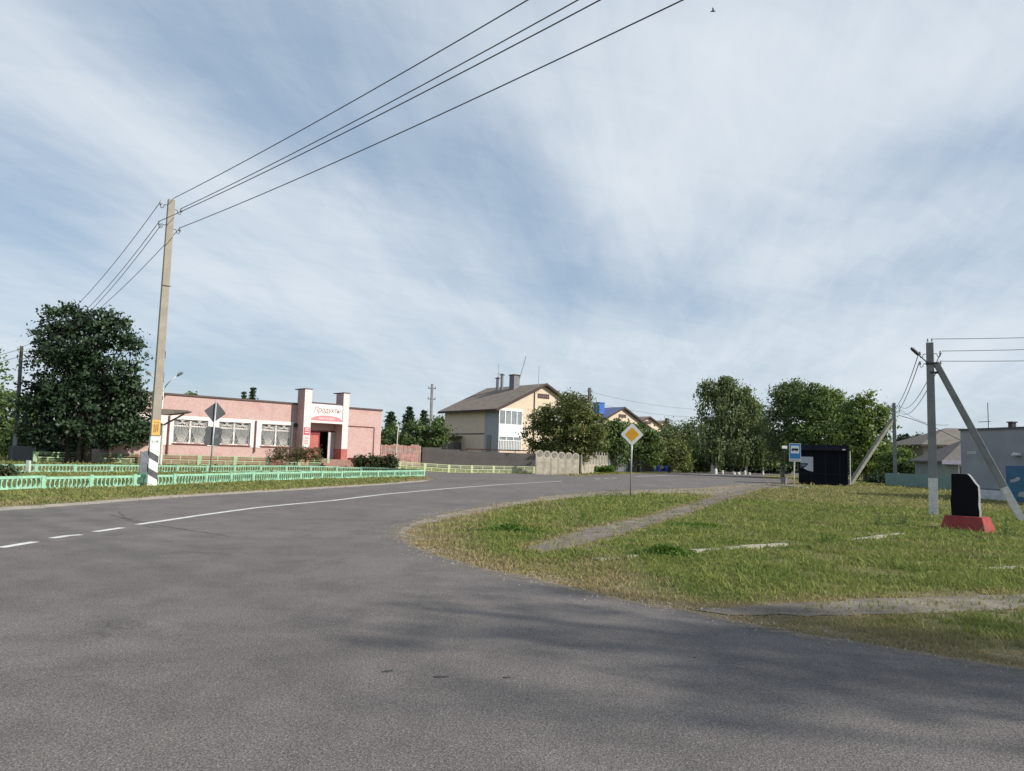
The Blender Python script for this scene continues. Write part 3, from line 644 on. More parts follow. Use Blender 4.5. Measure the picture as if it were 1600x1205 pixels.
t.put(b.inputs['Base Color'], g1); b.inputs['Roughness'].default_value = .7; b.inputs['Specular IOR Level'].default_value = .15
tr = t.add('ShaderNodeBsdfTranslucent'); t.put(tr.inputs[0], g1); mx = t.add('ShaderNodeMixShader', i_0=.35); t.put(mx.inputs[1], b.outputs[0]); t.put(mx.inputs[2], tr.outputs[0]); t.put(o_.inputs[0], mx.outputs[0])
V, Fc, T, NB = grass(760000, 5)
print('grass blades', NB)
tag(raw_mesh('grass', V, Fc, gmat, tint=T, tri=True), 'patchy green and dry grass on the verges and the field', 'grass', kind='stuff')
edge_px = [(787, 786), (694, 803), (650, 815), (628, 824), (622, 831), (626, 842), (645, 855), (675, 867), (750, 888.5), (844, 908), (937, 930), (1000, 945), (1094, 960), (1150, 974), (1262, 995), (1375, 1012), (1487, 1031), (1600, 1048)]
EP = [np.array(p) for p in Gs(edge_px)]+[np.array((6.2, 5.1))]
dm = bpy.data.materials.new('road_dust'); dm.use_nodes = True; t = NT(dm.node_tree); b = t.n['Principled BSDF']; o_ = t.n['Material Output']
tcn = t.add('ShaderNodeTexCoord'); v = tcn.outputs['Object']; at_ = t.add('ShaderNodeAttribute', attribute_name='tint'); nz = t.noise(v, 6, 6, .75)
b.inputs['Base Color'].default_value = C(.235, .195, .15); b.inputs['Roughness'].default_value = 1
al = t.math('MULTIPLY', t.remap(t.math('ADD', t.math('MULTIPLY', nz, 1.0), t.math('MULTIPLY', at_.outputs['Fac'], .42)), .60, .92, 0, 1), .75)
tp_ = t.add('ShaderNodeBsdfTransparent'); mx = t.add('ShaderNodeMixShader'); t.put(mx.inputs[0], al); t.put(mx.inputs[1], tp_.outputs[0]); t.put(mx.inputs[2], b.outputs[0]); t.put(o_.inputs[0], mx.outputs[0])
Q_ = run_pts(EP, .25); Vd = []; Td = []; Fd = []
for i, q_ in enumerate(Q_):
    d_ = Q_[min(i+1, len(Q_)-1)]-Q_[max(i-1, 0)]; d_ = d_/np.hypot(*d_); n_ = np.array([d_[1], -d_[0]])
    w_ = .55+.25*math.sin(i*.31)
    for k, (o1, tt) in enumerate(((-.03, .75), (.05, .7), (w_*.35, .35), (w_*.8, .0))): Vd.append((*(q_+n_*o1), .0155)); Td.append(tt)
for i in range(len(Q_)-1):
    for k in range(3): a0 = i*4+k; Fd.append((a0, a0+4, a0+5, a0+1))
struct(raw_mesh('road_edge_dust', Vd, Fd, dm, tint=Td))
# small stones scattered along the crumbling edge
rng = np.random.RandomState(9); PV_ = []; FV_ = []
for k in range(1500):
    q_ = Q_[rng.randint(len(Q_))]+rng.normal(size=2)*np.array([.22, .16]); r1 = .006+.012*rng.rand()**2; b0 = len(PV_); a0 = rng.rand()*6
    for j in range(4): PV_.append((q_[0]+math.cos(a0+j*1.57)*r1*(.7+.6*rng.rand()), q_[1]+math.sin(a0+j*1.57)*r1*(.7+.6*rng.rand()), .010))
    PV_.append((q_[0], q_[1], .013+r1*.9))
    for j in range(4): FV_.append((b0+j, b0+(j+1) % 4, b0+4))
tag(raw_mesh('pebbles', PV_, FV_, mat('pebble', (.30, .27, .23), .9, .3, 30), tri=True), 'small stones scattered along the crumbling road edge', 'pebbles', kind='stuff')
def weed(name, label, px, py, n, size, spread, leafm, seed, hgt=.2, group=None):
    """a low mound of leaves, taller in the middle, on short stalks"""
    rng = np.random.RandomState(seed); p = G(px, py); m = n*3
    xy = rng.normal(size=(m, 2))*np.array([spread, spread*.55]); e = np.exp(-((xy[:, 0]/spread)**2+(xy[:, 1]/(spread*.55))**2)*.35)
    z = hgt*e*rng.rand(m)**.5*(.7+.6*rng.rand(m)); cen = np.concatenate([xy, z[:, None]], 1)
    V = leaf_quads(cen, size, rng, .6, 0, np.concatenate([xy*.5/spread, np.full((m, 1), .8)], 1))
    st = []; k = max(12, n//5)
    for c in cen[rng.randint(m, size=k)]: st.append([(c[0]*.4-.004, c[1]*.4, 0), (c[0]*.4+.004, c[1]*.4, 0), (c[0]+.003, c[1], c[2]), (c[0]-.003, c[1], c[2])])
    V = np.concatenate([V, np.array(st).reshape(-1, 3)]); o = raw_mesh(name, V, np.arange(len(V)).reshape(-1, 4), leafm, tint=np.repeat(rng.rand(m+k), 4)); o.location = p
    return tag(o, label, 'weeds', group)
weed('weed_clump', 'lush bright green weed clump on the grass island between road and footpath', 798, 832, 420, .05, .32, L_weed, 1, .16)
weed('weed_clump', 'bright green broad leaved clump between the two pale kerb stones', 1040, 868, 520, .045, .26, L_weed, 2, .17)
weed('weed_clump', 'wide patch of round leaved weeds beside the footpath on the big lawn', 1085, 822, 500, .05, .45, L_weed, 3, .07)
weed('weed_clump', 'upright weeds left of the far kerb stone on the lawn', 1300, 850, 160, .035, .25, L_weed, 4, .17)
weed('tall_weed', 'left of two tall grassy tufts in front of the strutted grey pole', 1374, 820, 80, .025, .09, L_green, 5, .30)
weed('tall_weed', 'right of two tall grassy tufts in front of the strutted grey pole', 1411, 820, 110, .025, .11, L_green, 6, .34)
weed('tall_weed', 'tall tuft right of the red monument base', 1575, 838, 110, .025, .12, L_green, 7, .28)
weed('tall_weed', 'feathery weeds on the road edge left of the yellow diamond sign', 962, 777, 200, .04, .5, L_green, 8, .3)
weed('tall_weed', 'grass tufts at the foot of the red monument base', 1500, 834, 90, .02, .35, L_light, 9, .16)

# ---------------------------------------------------------------- kerb stones and small ground things
def kerb(label, p0, p1, h=.09, w=.16, seed=0):
    a_ = G(*p0); b_ = G(*p1); d = b_-a_; L = math.hypot(d[0], d[1]); rng = random.Random(seed)
    root = thing('kerb_stone', label, 'kerb', (a_[0], a_[1], 0), math.atan2(d[1], d[0]), 'old kerb stones in the lawn')
    n = max(1, round(L/1.0)); mb = MB()
    for i in range(n):
        x0 = i*L/n; M_ = Matrix.Translation((x0, 0, -.07)) @ Matrix.Rotation(rng.uniform(-.02, .02), 4, 'Z') @ Matrix.Rotation(rng.uniform(-.012, .012), 4, 'Y')
        k = 6
        for j in range(k):
            mb.box(j*(L/n-.03)/k, (j+1)*(L/n-.03)/k+.002, -w/2+rng.uniform(-.012, .012), w/2+rng.uniform(-.012, .012), 0, h+.03+rng.uniform(-.006, .005), 0, M_)
    mb.build('stone', M_kerb, root)
M_kerb = mat('old_kerb_concrete', (.33, .32, .25), .95, .2, 6, fine=.2, bscale=40, bump=.6)
kerb('short pale kerb stone sunk in the grass left of the bright weed clump', (932, 876), (1004, 868), .07, .14, 1)
kerb('longest pale kerb line in the middle of the lawn', (1082, 864), (1228, 853), .09, .15, 2)
kerb('pale kerb piece on the lawn left of the red monument base', (1330, 846), (1410, 836), .08, .15, 3)
kerb('flat kerb piece half lost in grass at the right edge', (1518, 889), (1596, 887), .05, .12, 4)
kerb('tiny kerb end showing in grass above the one at the right edge', (1523, 870), (1553, 869), .05, .12, 5)
kerb('pale kerb edge beside the bus stop sign', (1198, 758), (1262, 763.5), .12, .18, 6)

def tar_patch(label, px, py, rx, ry, rz, seed):
    p = G(px, py); rng = random.Random(seed); mb = MB(); pts = []
    for k in range(14):
        a_ = 6.283*k/14; s = rng.uniform(.8, 1.15); pts.append((math.cos(a_)*rx*s, math.sin(a_)*ry*s))
    top = [(x, y, .004) for x, y in pts]; mb.quadf(top); 
    for i in range(14):
        j = (i+1) % 14; mb.quadf([(*pts[i], 0), (*pts[j], 0), top[j], top[i]])
    o = mb.build('tar_patch', M_tar, None, (p[0], p[1], .0125)); o.rotation_euler = (0, 0, rz); struct(o)
M_tar = mat('tar', (.05, .05, .05), .8, .2, 20)
tar_patch('', 606, 1052, .045, .02, .6, 1); tar_patch('', 688, 1061, .05, .022, .1, 2); tar_patch('', 792, 1062, .03, .014, 0, 3); tar_patch('', 1085, 1030, .012, .008, 0, 4)
def seam(pts, w, seed):
    rn = random.Random(seed); P = run_pts([np.array(G(x, y)[:2]) for x, y in pts], .12); mb = MB(); prev = None
    for i, p in enumerate(P):
        d = P[min(i+1, len(P)-1)]-P[max(i-1, 0)]; d = d/np.hypot(*d); n = np.array([-d[1], d[0]]); c = p+n*rn.gauss(0, .02); ww = w*rn.uniform(.4, 1.3)
        a_, b_ = c+n*ww/2, c-n*ww/2
        if prev is not None: mb.quadf([(*prev[1], .0145), (*b_, .0145), (*a_, .0145), (*prev[0], .0145)])
        prev = (a_, b_)
    struct(mb.build('tar_seam', mat('old_tar_seam', (.085, .08, .078), .85, .3, 8)))
seam([(172, 806), (240, 821), (300, 831), (362, 839)], .05, 1); seam([(186, 800), (196, 812), (240, 826)], .03, 2); seam([(640, 747), (700, 751), (745, 750)], .10, 3); seam([(1108, 748), (1150, 750), (1178, 752)], .2, 4)
#MORE
# ---------------------------------------------------------------- power poles and wires
def rotz(a): return Matrix.Rotation(a, 4, 'Z')
def taper(mb, h, w0, w1, d0, d1, mi=0, z0=-.1, M=None):
    P = [(-w0/2, -d0/2, z0), (w0/2, -d0/2, z0), (w0/2, d0/2, z0), (-w0/2, d0/2, z0), (-w1/2, -d1/2, h), (w1/2, -d1/2, h), (w1/2, d1/2, h), (-w1/2, d1/2, h)]
    if M is not None: P = [tuple(M @ Vector(p)) for p in P]
    b = len(mb.v); mb.v += P
    for f in ((3, 2, 1, 0), (4, 5, 6, 7), (0, 1, 5, 4), (1, 2, 6, 5), (2, 3, 7, 6), (3, 0, 4, 7)): mb.f.append(tuple(b+i for i in f)); mb.m.append(mi)
def insulator(root, x, z, side, s=1.0, wpole=.12):
    mb = MB(); x1 = side*(wpole+.22*s)
    mb.tube([(side*wpole*.8, 0, z), (side*(wpole+.10*s), 0, z), (side*(wpole+.13*s), 0, z-.1*s), (side*(wpole+.19*s), 0, z-.13*s), (x1, 0, z-.07*s), (x1, 0, z+.0*s)], .012*s, 6)
    br = mb.build('bracket', M_dark, root)
    m2 = MB(); m2.tube([(x1, 0, z-.02*s), (x1, 0, z+.02*s), (x1, 0, z+.03*s), (x1, 0, z+.07*s), (x1, 0, z+.10*s)], [.045*s, .045*s, .028*s, .035*s, .02*s], 8)
    m2.build('insulator', M_ins, br, smooth=True)
def beam(mb, p0, p1, w, d, w1=None, mi=0):
    p0 = Vector(p0); p1 = Vector(p1); t_ = (p1-p0).normalized(); u = t_.cross(Vector((0, 0, 1)));
    if u.length < .05: u = Vector((1, 0, 0))
    u.normalize(); v_ = t_.cross(u); b = len(mb.v)
    for p, k in ((p0, 1), (p1, (w1 or w)/w)):
        for a_, c_ in ((-1, -1), (1, -1), (1, 1), (-1, 1)): mb.v.append(tuple(p+u*a_*w/2*k+v_*c_*d/2*k))
    for f in ((3, 2, 1, 0), (4, 5, 6, 7), (0, 1, 5, 4), (1, 2, 6, 5), (2, 3, 7, 6), (3, 0, 4, 7)): mb.f.append(tuple(b+i for i in f)); mb.m.append(mi)

PP = G(236, 760); PH = 11.43
pole = thing('power_pole', 'tall sand coloured concrete power pole with black and white bands beside the mint fence', 'power pole', PP, math.radians(37))
mb = MB(); taper(mb, PH, .33, .25, .27, .19); mb.build('shaft', M_conc, pole, bevel=.012)
mb = MB(); taper(mb, 1.93, .338, .325, .278, .266, 0, .0); mb.build('whitewash', M_white, pole)
for zc, in ((1.12,), (.48,)):
    mb = MB(); hw = .171; hd = .141
    for (xa, ya, xb, yb, za, zb_) in ((-hw, -hd, hw, -hd, zc+.1, zc-.1), (-hw, hd, -hw, -hd, zc+.25, zc+.1), (hw, -hd, hw, hd, zc-.1, zc-.25)):
        mb.quadf([(xa, ya, za-.12), (xb, yb, zb_-.12), (xb, yb, zb_+.14), (xa, ya, za+.14)])
    mb.build('black_band', M_blackp, pole)
m_y = mat('yellow_notice', (.62, .40, .12), .7, .12, 8); mb = MB(); mb.box(-.155, .155, -.150, -.137, 1.98, 2.58)
yp = mb.build('notice_plate', m_y, pole); tag(yp, 'yellow notice strapped to the pole')
mb = MB()
for j in range(3): mb.box(-.09+.065*j, -.05+.065*j, -.1535, -.1503, 2.08+.02*j, 2.42-.03*(j % 2))
mb.box(-.1, .1, -.1535, -.1503, 2.47, 2.49); mb.build('lettering', mat('brown_ink', (.28, .16, .05), .8), yp)
text_mesh('pole_number', '119', .16, M_blackp, pole, (0, -.1405, 1.72), (math.pi/2, 0, 0), .001)
mb = MB(); mb.tube([(.07, 0, PH-.02), (.07, 0, PH+.28)], .02, 6); mb.build('spike', M_steel, pole)
mb = MB(); mb.box(.12, .17, -.10, .0, 4.05, 4.45); mb.box(.12, .17, -.10, .0, 5.0, 5.3); mb.tube([(-.16, -.13, 7.9), (.18, -.13, 7.9), (.2, 0, 7.95)], .012, 5); mb.build('clamp', M_dark, pole)
for side, z in ((-1, 11.18), (1, 11.05), (-1, 10.36), (1, 10.25)): insulator(pole, 0, z, side, 1.25, .12)
Mp = Matrix.Translation(PP) @ rotz(math.radians(37))
def insp(side, z): return Mp @ Vector((side*.39, 0, z+.1))

def proj(P):
    d = np.array(P)-EYE; z = d@FW; return (W/2+F*(d@CR)/z, H/2-F*(d@CU)/z, z)
def wire(label, A, B, sag, r=.014, group=None, n=22, name='overhead_wire'):
    A, B = Vector(A), Vector(B); pts = []
    for i in range(n+1):
        t_ = i/n; p = A.lerp(B, t_); p.z -= 4*sag*t_*(1-t_); pts.append(p)
    o = A.copy(); mb = MB(); mb.tube([p-o for p in pts], r, 5); w = mb.build(name, M_wire, None, o, smooth=True)
    return tag(w, label, 'wire', group)
def solve(A, px, Ldist, sag, zb):
    def f(th):
        B = Vector((A[0]+Ldist*math.cos(th), A[1]+Ldist*math.sin(th), zb)); last = None
        for i in range(400):
            t_ = i/400; p = Vector(A).lerp(B, t_); p.z -= 4*sag*t_*(1-t_); x, y, z = proj(p)
            if z < .2: break
            if y < 0: return x, B
        return 3000, B
    lo, hi = math.radians(-75), math.radians(-20)
    for _ in range(40):
        m_ = (lo+hi)/2; x, B = f(m_)
        if x < px: lo = m_
        else: hi = m_
    return B
ends = []
spec = [('highest of the overhead wires crossing the sky, fixed to the concrete pole top', Mp @ Vector((.07, 0, 11.5)), 830, 11.6),
        ('second highest overhead wire crossing the sky from the concrete pole', insp(1, 11.05), 905, 11.5),
        ('third overhead wire crossing the sky, touching the second one midway', insp(-1, 10.36), 940, 11.0),
        ('lowest of the overhead wires crossing the sky from the concrete pole', insp(1, 10.25), 1075, 10.6)]
for lb, A, px, zb in spec:
    B = solve(A, px, 52, .7, zb); ends.append(B); print('wire end', [round(v, 2) for v in B]); wire(lb, A, B, .7, .0145, 'overhead wires above the junction')
WP = G(22, 720); woodtop = 7.75
wA = Vector((WP[0], WP[1], WP[2]))
for lb, A, dx, z in (('uppermost wire running down from the concrete pole behind the maple', insp(-1, 11.18), -.3, 7.6), ('middle wire running down from the concrete pole behind the maple', insp(-1, 10.36), .3, 7.55),
                 ('inner wire close beside the middle one, running behind the maple', insp(-1, 10.30)+Vector((.1, .05, 0)), .3, 7.1), ('lowest wire running down from the concrete pole behind the maple', insp(1, 10.25), -.3, 7.1)):
    wire(lb, A, wA+Vector((dx, 0, z)), 1.0, .013, 'wires to the wooden pole')
# wooden pole
wp = thing('wooden_pole', 'dark wooden power pole on a pale concrete stub at the left edge', 'power pole', WP, .2)
mb = MB(); mb.tube([(0, 0, .75), (-.15, 0, woodtop)], [.15, .11], 10); mb.build('shaft', M_wood, wp, smooth=True)
mb = MB(); taper(mb, 1.75, .26, .24, .2, .2, M=Matrix.Translation((.05, -.2, 0))); mb.build('concrete_stub', mat('pale_stub', (.30, .31, .33), .9, .1, 4), wp, bevel=.01)
mb = MB(); mb.tube([(0, 0, 1.05), (0, 0, 1.12)], .19, 8); mb.tube([(0, 0, 1.5), (0, 0, 1.57)], .185, 8); mb.build('wire_tie', M_dark, wp)
for s_, z in ((-1, 7.5), (1, 7.4), (-1, 7.0), (1, 6.9)): insulator(wp, 0, z, s_, 1.5, .02)
for i, (z, nm) in enumerate(((7.5, 'upper'), (7.0, 'lower'))): wire('%s wire leaving the wooden pole past the left frame edge' % nm, wA+Vector((-.3, 0, z)), wA+Vector((-16, 4, z-2.2)), .4, .016)

# right strutted pole
RP = G(1459, 807); rp = thing('power_pole', 'near grey power pole with diagonal strut and street lamp, left of the black monument', 'power pole', RP, math.radians(-30))
RH = 5.62
mb = MB(); taper(mb, RH, .265, .215, .22, .17); mb.build('shaft', M_conc2, rp, bevel=.01)
mb = MB(); taper(mb, 1.22, .271, .262, .226, .218, 0, 0); tag(mb.build('whitewash', M_lime, rp), 'faded whitewashed foot')
Mr = Matrix.Translation(RP) @ rotz(math.radians(-30)); inv = Mr.inverted()
bb = inv @ Vector(G(1600, 814)+np.array([0, 0, -.1])); bt = Vector((.16, -.02, 4.95)); mb = MB(); beam(mb, bb, bt, .24, .2, .2); br = mb.build('strut', M_conc2, rp, bevel=.01)
mb = MB(); b2 = bb.lerp(bt, .22); beam(mb, bb, b2, .246, .206, .24); tag(mb.build('whitewash', M_lime, br), 'pale limewashed lower end')
mb = MB(); mb.box(-.13, .2, -.13, .13, 4.9, 4.96); mb.box(.0, .22, -.1, .08, 4.6, 4.66); mb.build('clamp', M_dark, rp)
for s_, z in ((-1, 5.2), (1, 5.2), (-1, 4.88+.0), (1, 4.88)): insulator(rp, 0, z+.05, s_, .9, .1)
for x in (-.06, .06):
    mb = MB(); mb.tube([(x, 0, RH-.02), (x, 0, RH+.06)], .01, 5); mb.tube([(x, 0, RH+.05), (x, 0, RH+.14)], [.03, .018], 7); mb.build('insulator', M_ins, rp)
tgt = inv @ Vector(at(1426, 546, 24.6)); mb = MB(); mb.tube([(-.1, -.05, 4.98), tuple(tgt)], .02, 6); la = mb.build('lamp_arm', M_dark, rp)
mb = MB(); d_ = (tgt-Vector((-.1, -.05, 4.98))).normalized(); p0_ = tgt-d_*.33; p1_ = tgt+d_*.08; mb.tube([p0_, p0_+d_*.06, p1_-d_*.06, p1_], [.03, .055, .055, .03], 8); mb.build('lamp_head', M_dark, la)
def rw(label, s_, z, px, py, D): wire(label, Mr @ Vector((s_*.32 if abs(s_) > .5 else s_, 0, z)), at(px, py, D), .05, .010, 'wires leaving the near grey pole to the right')
def far_pt(px, py, D): return at(px, py, D)
rw('top wire leaving the near grey pole to the right', .06, RH+.12, 1900, 517, 23); rw('middle wire leaving the near grey pole to the right', 1, 5.33, 1900, 534, 23); rw('bottom wire leaving the near grey pole to the right', 1, 5.0, 1900, 556, 23)
# distant strutted pole
DP = G(1399, 758); dp = thing('power_pole', 'farther grey power pole with a strut leaning against it, right of the kiosk', 'power pole', DP, math.radians(-25))
mb = MB(); taper(mb, 7.4, .34, .27, .3, .24); mb.build('shaft', M_conc2, dp)
Md = Matrix.Translation(DP) @ rotz(math.radians(-25)); inv = Md.inverted(); bb = inv @ Vector(G(1328, 757)); mb = MB(); beam(mb, bb, (-.15, 0, 5.9), .34, .3, .28); mb.build('strut', mat('mossy_concrete', (.19, .19, .15), .9, .2, 3), dp)
mb = MB(); mb.tube([(.24, -.22, 0), (.24, -.22, 1.1)], .05, 6); mb.build('conduit', M_white, dp)
for s_, z in ((1, 7.1), (-1, 7.1), (1, 6.6), (-1, 6.6)): insulator(dp, 0, z, s_, 1.5, .14)
for i, (s_, z, z2) in enumerate(((-1, 5.3, 7.2), (-1, 4.98, 6.7), (1, 5.3, 7.2), (1, 4.98, 6.7))):
    wire(['first', 'second', 'third', 'fourth'][i]+' wire counted from the left between the two strutted poles', Mr @ Vector((s_*.32, 0, z)), Md @ Vector((s_*.42, 0, z2)), .9, .014, 'wires between the strutted poles')
wire('thin service wire from the farther strutted pole to the hip roofed house', Md @ Vector((.3, 0, 7.0)), at(1482, 664, 62), .5, .016)
wire('thick drooping cable from the farther strutted pole to the lower house roof', Md @ Vector((.3, 0, 6.3)), at(1504, 690, 62), -.2, .03)
def slim_pole(label, base, D, top, w0, w1, m, cross=True, rz=.4):
    b_ = at(base[0], base[1], D); t_ = at(top[0], top[1], D); r0 = thing('power_pole', label, 'power pole', (b_[0], b_[1], gz(b_[0], b_[1])), rz)
    h = t_[2]; mb = MB(); taper(mb, h, w0, w1, w0, w1); mb.build('shaft', m, r0)
    if cross:
        mb = MB()
        for z in (h-.55, h-1.75): mb.box(-.45, .45, -.05, .05, z, z+.08)
        mb.build('crossarm', M_dark, r0); mb = MB()
        for z in (h-.55, h-1.75):
            for x in (-.4, .4): mb.tube([(x, 0, z+.08), (x, 0, z+.28)], .05, 6)
        mb.build('insulator', M_ins, r0)
    return r0
slim_pole('slim pale concrete pole with dark top behind the grey fence, left of the cream house', (671, 715), 86, (674, 604), .3, .22, M_conc2)
slim_pole('dark wooden power pole behind the cream house roof, left of the blue chimney', (919, 735), 112, (918, 606), .42, .34, M_wood)
p918 = at(918, 612, 112)
for i, (dz_, py2) in enumerate(((0, 640), (-1.5, 652))): wire(['upper', 'lower'][i]+' faint wire running from the dark wooden pole towards the large birch', p918+np.array([.3, 0, dz_]), at(1108, py2, 140), .6, .02)
slim_pole('grey pole standing behind the maple right of the kiosk', (1379, 738), 95, (1379, 662), .28, .22, M_wood, False)
# pole behind the photographer that carries the near ends of the overhead wires
E0 = sum(ends, Vector())/4; np_ = thing('power_pole', 'concrete power pole behind the photographer carrying the overhead wires', 'power pole', (E0.x, E0.y, 0), math.radians(37)); mb = MB(); taper(mb, 12, .33, .25, .27, .19); mb.build('shaft', M_conc, np_)
mb = MB()
for B in ends: mb.tube([(0, 0, B.z), tuple((Matrix.Rotation(-math.radians(37), 4, 'Z') @ (B-Vector((E0.x, E0.y, 0)))))], .02, 5)
mb.build('bracket', M_dark, np_)

# ---------------------------------------------------------------- road signs
def signpost(label, base, top, r, m, D=None):
    b_ = G(*base); t_ = at(top[0], top[1], b_[1]); root = thing('road_sign', label, 'road sign', b_, 0); mb = MB(); mb.tube([(0, 0, -.05), tuple(t_-b_)], r, 8); mb.build('post', m, root, smooth=True); return root, b_, t_-b_
def face_cam(b_): return math.atan2(b_[1]-EYE[1], b_[0]-EYE[0])-math.pi/2
root, b_, tv = signpost('yellow and white diamond priority sign on a slim grey post in the grass', (985, 777), (988, 664), .032, M_steel)
def diamond(h, c=0, r=.06):
    pts = []
    for k in range(4):
        a_ = k*math.pi/2
        for j in (-1, 0, 1):
            pts.append(((h-(.0 if j == 0 else r))*math.cos(a_)+(0 if j == 0 else 1)*0, 0, 0))
    out_ = []
    for k in range(4):
        a_ = -math.pi/2+k*math.pi/2; ux, uz = math.cos(a_), math.sin(a_); tx, tz = -uz, ux
        out_ += [((h-r)*ux-tx*r, (h-r)*uz-tz*r), ((h-r*.45)*ux-tx*r*.35, (h-r*.45)*uz-tz*r*.35), ((h-r*.45)*ux+tx*r*.35, (h-r*.45)*uz+tz*r*.35), ((h-r)*ux+tx*r, (h-r)*uz+tz*r)]
    return out_
Mf = Matrix.Translation(Vector((tv[0]*.86, tv[1]*.86, 2.60))) @ rotz(face_cam(b_)+.05)
m_rim = mat('sign_white', (.60, .62, .60), .5, .05, 5); m_org = mat('sign_yellow', (.60, .30, .02), .45, .05, 5); m_back = mat('sign_back_grey', (.085, .09, .10), .6, .12, 3)
mb = MB(); mb.prism(diamond(.48), .012, 0, Mf @ Matrix.Translation((0, -.05, 0))); pl = mb.build('sign_plate', m_rim, root)
mb = MB(); mb.prism(diamond(.30, r=.035), .004, 0, Mf @ Matrix.Translation((0, -.0545, 0))); mb.build('yellow_diamond', m_org, pl)
mb = MB(); mb.tube([Mf @ Vector((-.2, -.035, 0)), Mf @ Vector((.2, -.035, 0))], .015, 5); mb.build('clamp', M_steel, root)
# back view signs
root, b_, tv = signpost('pair of road signs seen from behind on one leaning post by the mint fence', (327, 752), (338, 626), .04, M_steel)
def onpost(f): return Vector((tv[0]*f, tv[1]*f, tv[2]*f))
rzb = face_cam(b_)+.1
Mb = Matrix.Translation(onpost(.855)) @ rotz(rzb) @ Matrix.Rotation(.09, 4, 'Y'); mb = MB(); mb.prism(diamond(.5), .014, 0, Mb @ Matrix.Translation((0, .05, 0))); mb.build('diamond_plate', m_back, root)
Mb = Matrix.Translation(onpost(.555)) @ rotz(rzb) @ Matrix.Rotation(.09, 4, 'Y'); w_, h_ = .35, .44; c_ = .08
mb = MB(); mb.prism([(-w_+c_, -h_), (w_-c_, -h_), (w_, -h_+c_), (w_+.03, h_-c_), (w_-c_, h_), (-w_+c_, h_), (-w_, h_-c_), (-w_-.03, -h_+c_)], .014, 0, Mb @ Matrix.Translation((0, .05, 0))); mb.build('lower_plate', m_back, root)
mb = MB(); Mb2 = Mb @ Matrix.Translation((.15, .045, .02)); mb.prism([(-.07, -.09), (.08, -.09), (.09, .09), (-.05, .09)], .004, 0, Mb2); mb.build('patch', mat('faded_patch', (.13, .15, .19), .6), root)
# bus stop sign
root, b_, tv = signpost('blue and white bus stop sign on a pale post beside the black kiosk', (1240, 762), (1242, 697), .045, M_lime)
Ms = Matrix.Translation(Vector((tv[0], tv[1], 2.38))) @ rotz(face_cam(b_)+.03)
mb = MB(); mb.box(-.38, .38, -.07, -.055, -.62, .62, 0, Ms); pl = mb.build('sign_plate', m_rim, root)
m_blue = mat('sign_blue', (.035, .20, .48), .5, .05, 5)
mb = MB(); mb.box(-.34, .34, -.074, -.0702, -.42, .58, 0, Ms); bl = mb.build('blue_field', m_blue, pl)
mb = MB(); mb.box(-.27, .27, -.079, -.0742, -.06, .46, 0, Ms); mb.build('white_square', mat('sign_bright_white', (.72, .75, .78), .5, .03), pl)
mb = MB(); mb.box(-.22, .22, -.083, -.0795, .14, .24, 0, Ms); mb.box(-.19, .20, -.083, -.0795, .241, .28, 0, Ms)
for x in (-.14, .12): mb.tube([Ms @ Vector((x, -.0835, .125)), Ms @ Vector((x, -.0795, .125))], .045, 10)
mb.build('bus_symbol', M_black, pl)
mb = MB()
for k in range(6): mb.box(-.3+.1*k, -.23+.1*k, -.074, -.0702, -.56, -.49, 0, Ms)
mb.build('timetable_strip', mat('faded_print', (.35, .30, .30), .8), pl)
g_ = G(1226, 757.5); r0 = thing('small_sign', 'small blank white plate on a thin post left of the bus stop sign', 'sign', g_, 0); mb = MB(); mb.tube([(0, 0, 0), (0, 0, 3.0)], .025, 6); mb.build('post', M_dark, r0)
mb = MB(); mb.box(-.2, .2, -.05, -.035, 2.78, 3.0); mb.build('plate', m_rim, r0)
# litter bin
g_ = G(1225, 757); r0 = thing('litter_bin', 'grey concrete litter bin at the road edge left of the bus stop', 'litter bin', g_, 0)
mb = MB(); mb.tube([(0, 0, 0), (0, 0, .1), (0, 0, .5), (0, 0, .55)], [.2, .22, .28, .28], 10); mb.build('bowl', M_conc2, r0); mb = MB(); mb.tube([(0, 0, .552), (0, 0, .57)], .24, 10); mb.build('liner', M_black, r0)
# thin post by the rail fence
g_ = G(617, 735.5); t_ = at(622.5, 664, g_[1])-g_; mb = MB(); mb.tube([(0, 0, -.05), tuple(t_)], .045, 8); tag(mb.build('thin_post', mat('pale_pipe', (.52, .55, .44), .6), None, g_), 'thin leaning pale pipe post at the left end of the yellow green rail fence', 'post')

# ---------------------------------------------------------------- kiosk
KD = 61.5; k0 = at(1248, 757, KD); kiosk = thing('kiosk', 'black metal kiosk with a torn pale poster beside the bus stop sign', 'kiosk', (k0[0], k0[1], 0), math.radians(-21))
m_k = mat('black_sheet', (.004, .006, .011), .75, .25, 1.5, spec=.12); m_k2 = mat('black_trim', (.014, .016, .026), .7, .2, 2, spec=.15)
KW = 3.62; mb = MB(); mb.box(0, KW, 0, 2.6, .12, 2.75); mb.box(.1, KW-.1, .1, 2.5, 0, .121); mb.build('body', m_k, kiosk)
mb = MB()
for x in (0, .9, 1.95, 3.0, KW-.06): mb.box(x, x+.06, -.02, -.002, .13, 2.74)
for z in (.13, .9, 2.69): mb.box(.07, KW-.07, -.012, -.002, z, z+.05)
mb.build('panel_seams', m_k2, kiosk)
mb = MB(); mb.box(-.12, KW+.12, -.35, 2.75, 2.752, 2.95); mb.box(-.06, KW+.06, -.2, 2.6, 2.951, 3.18); mb.build('roof', m_k2, kiosk)
mb = MB(); mb.prism([(.16, 1.35), (.38, 1.35), (.38, 1.28), (.72, 1.12), (1.08, 1.05), (1.08, 2.22), (.16, 2.22)], .01, 0, Matrix.Translation((0, -.035, 0))); po = mb.build('poster', mat('grey_poster', (.42, .46, .52), .7, .06, 2), kiosk)
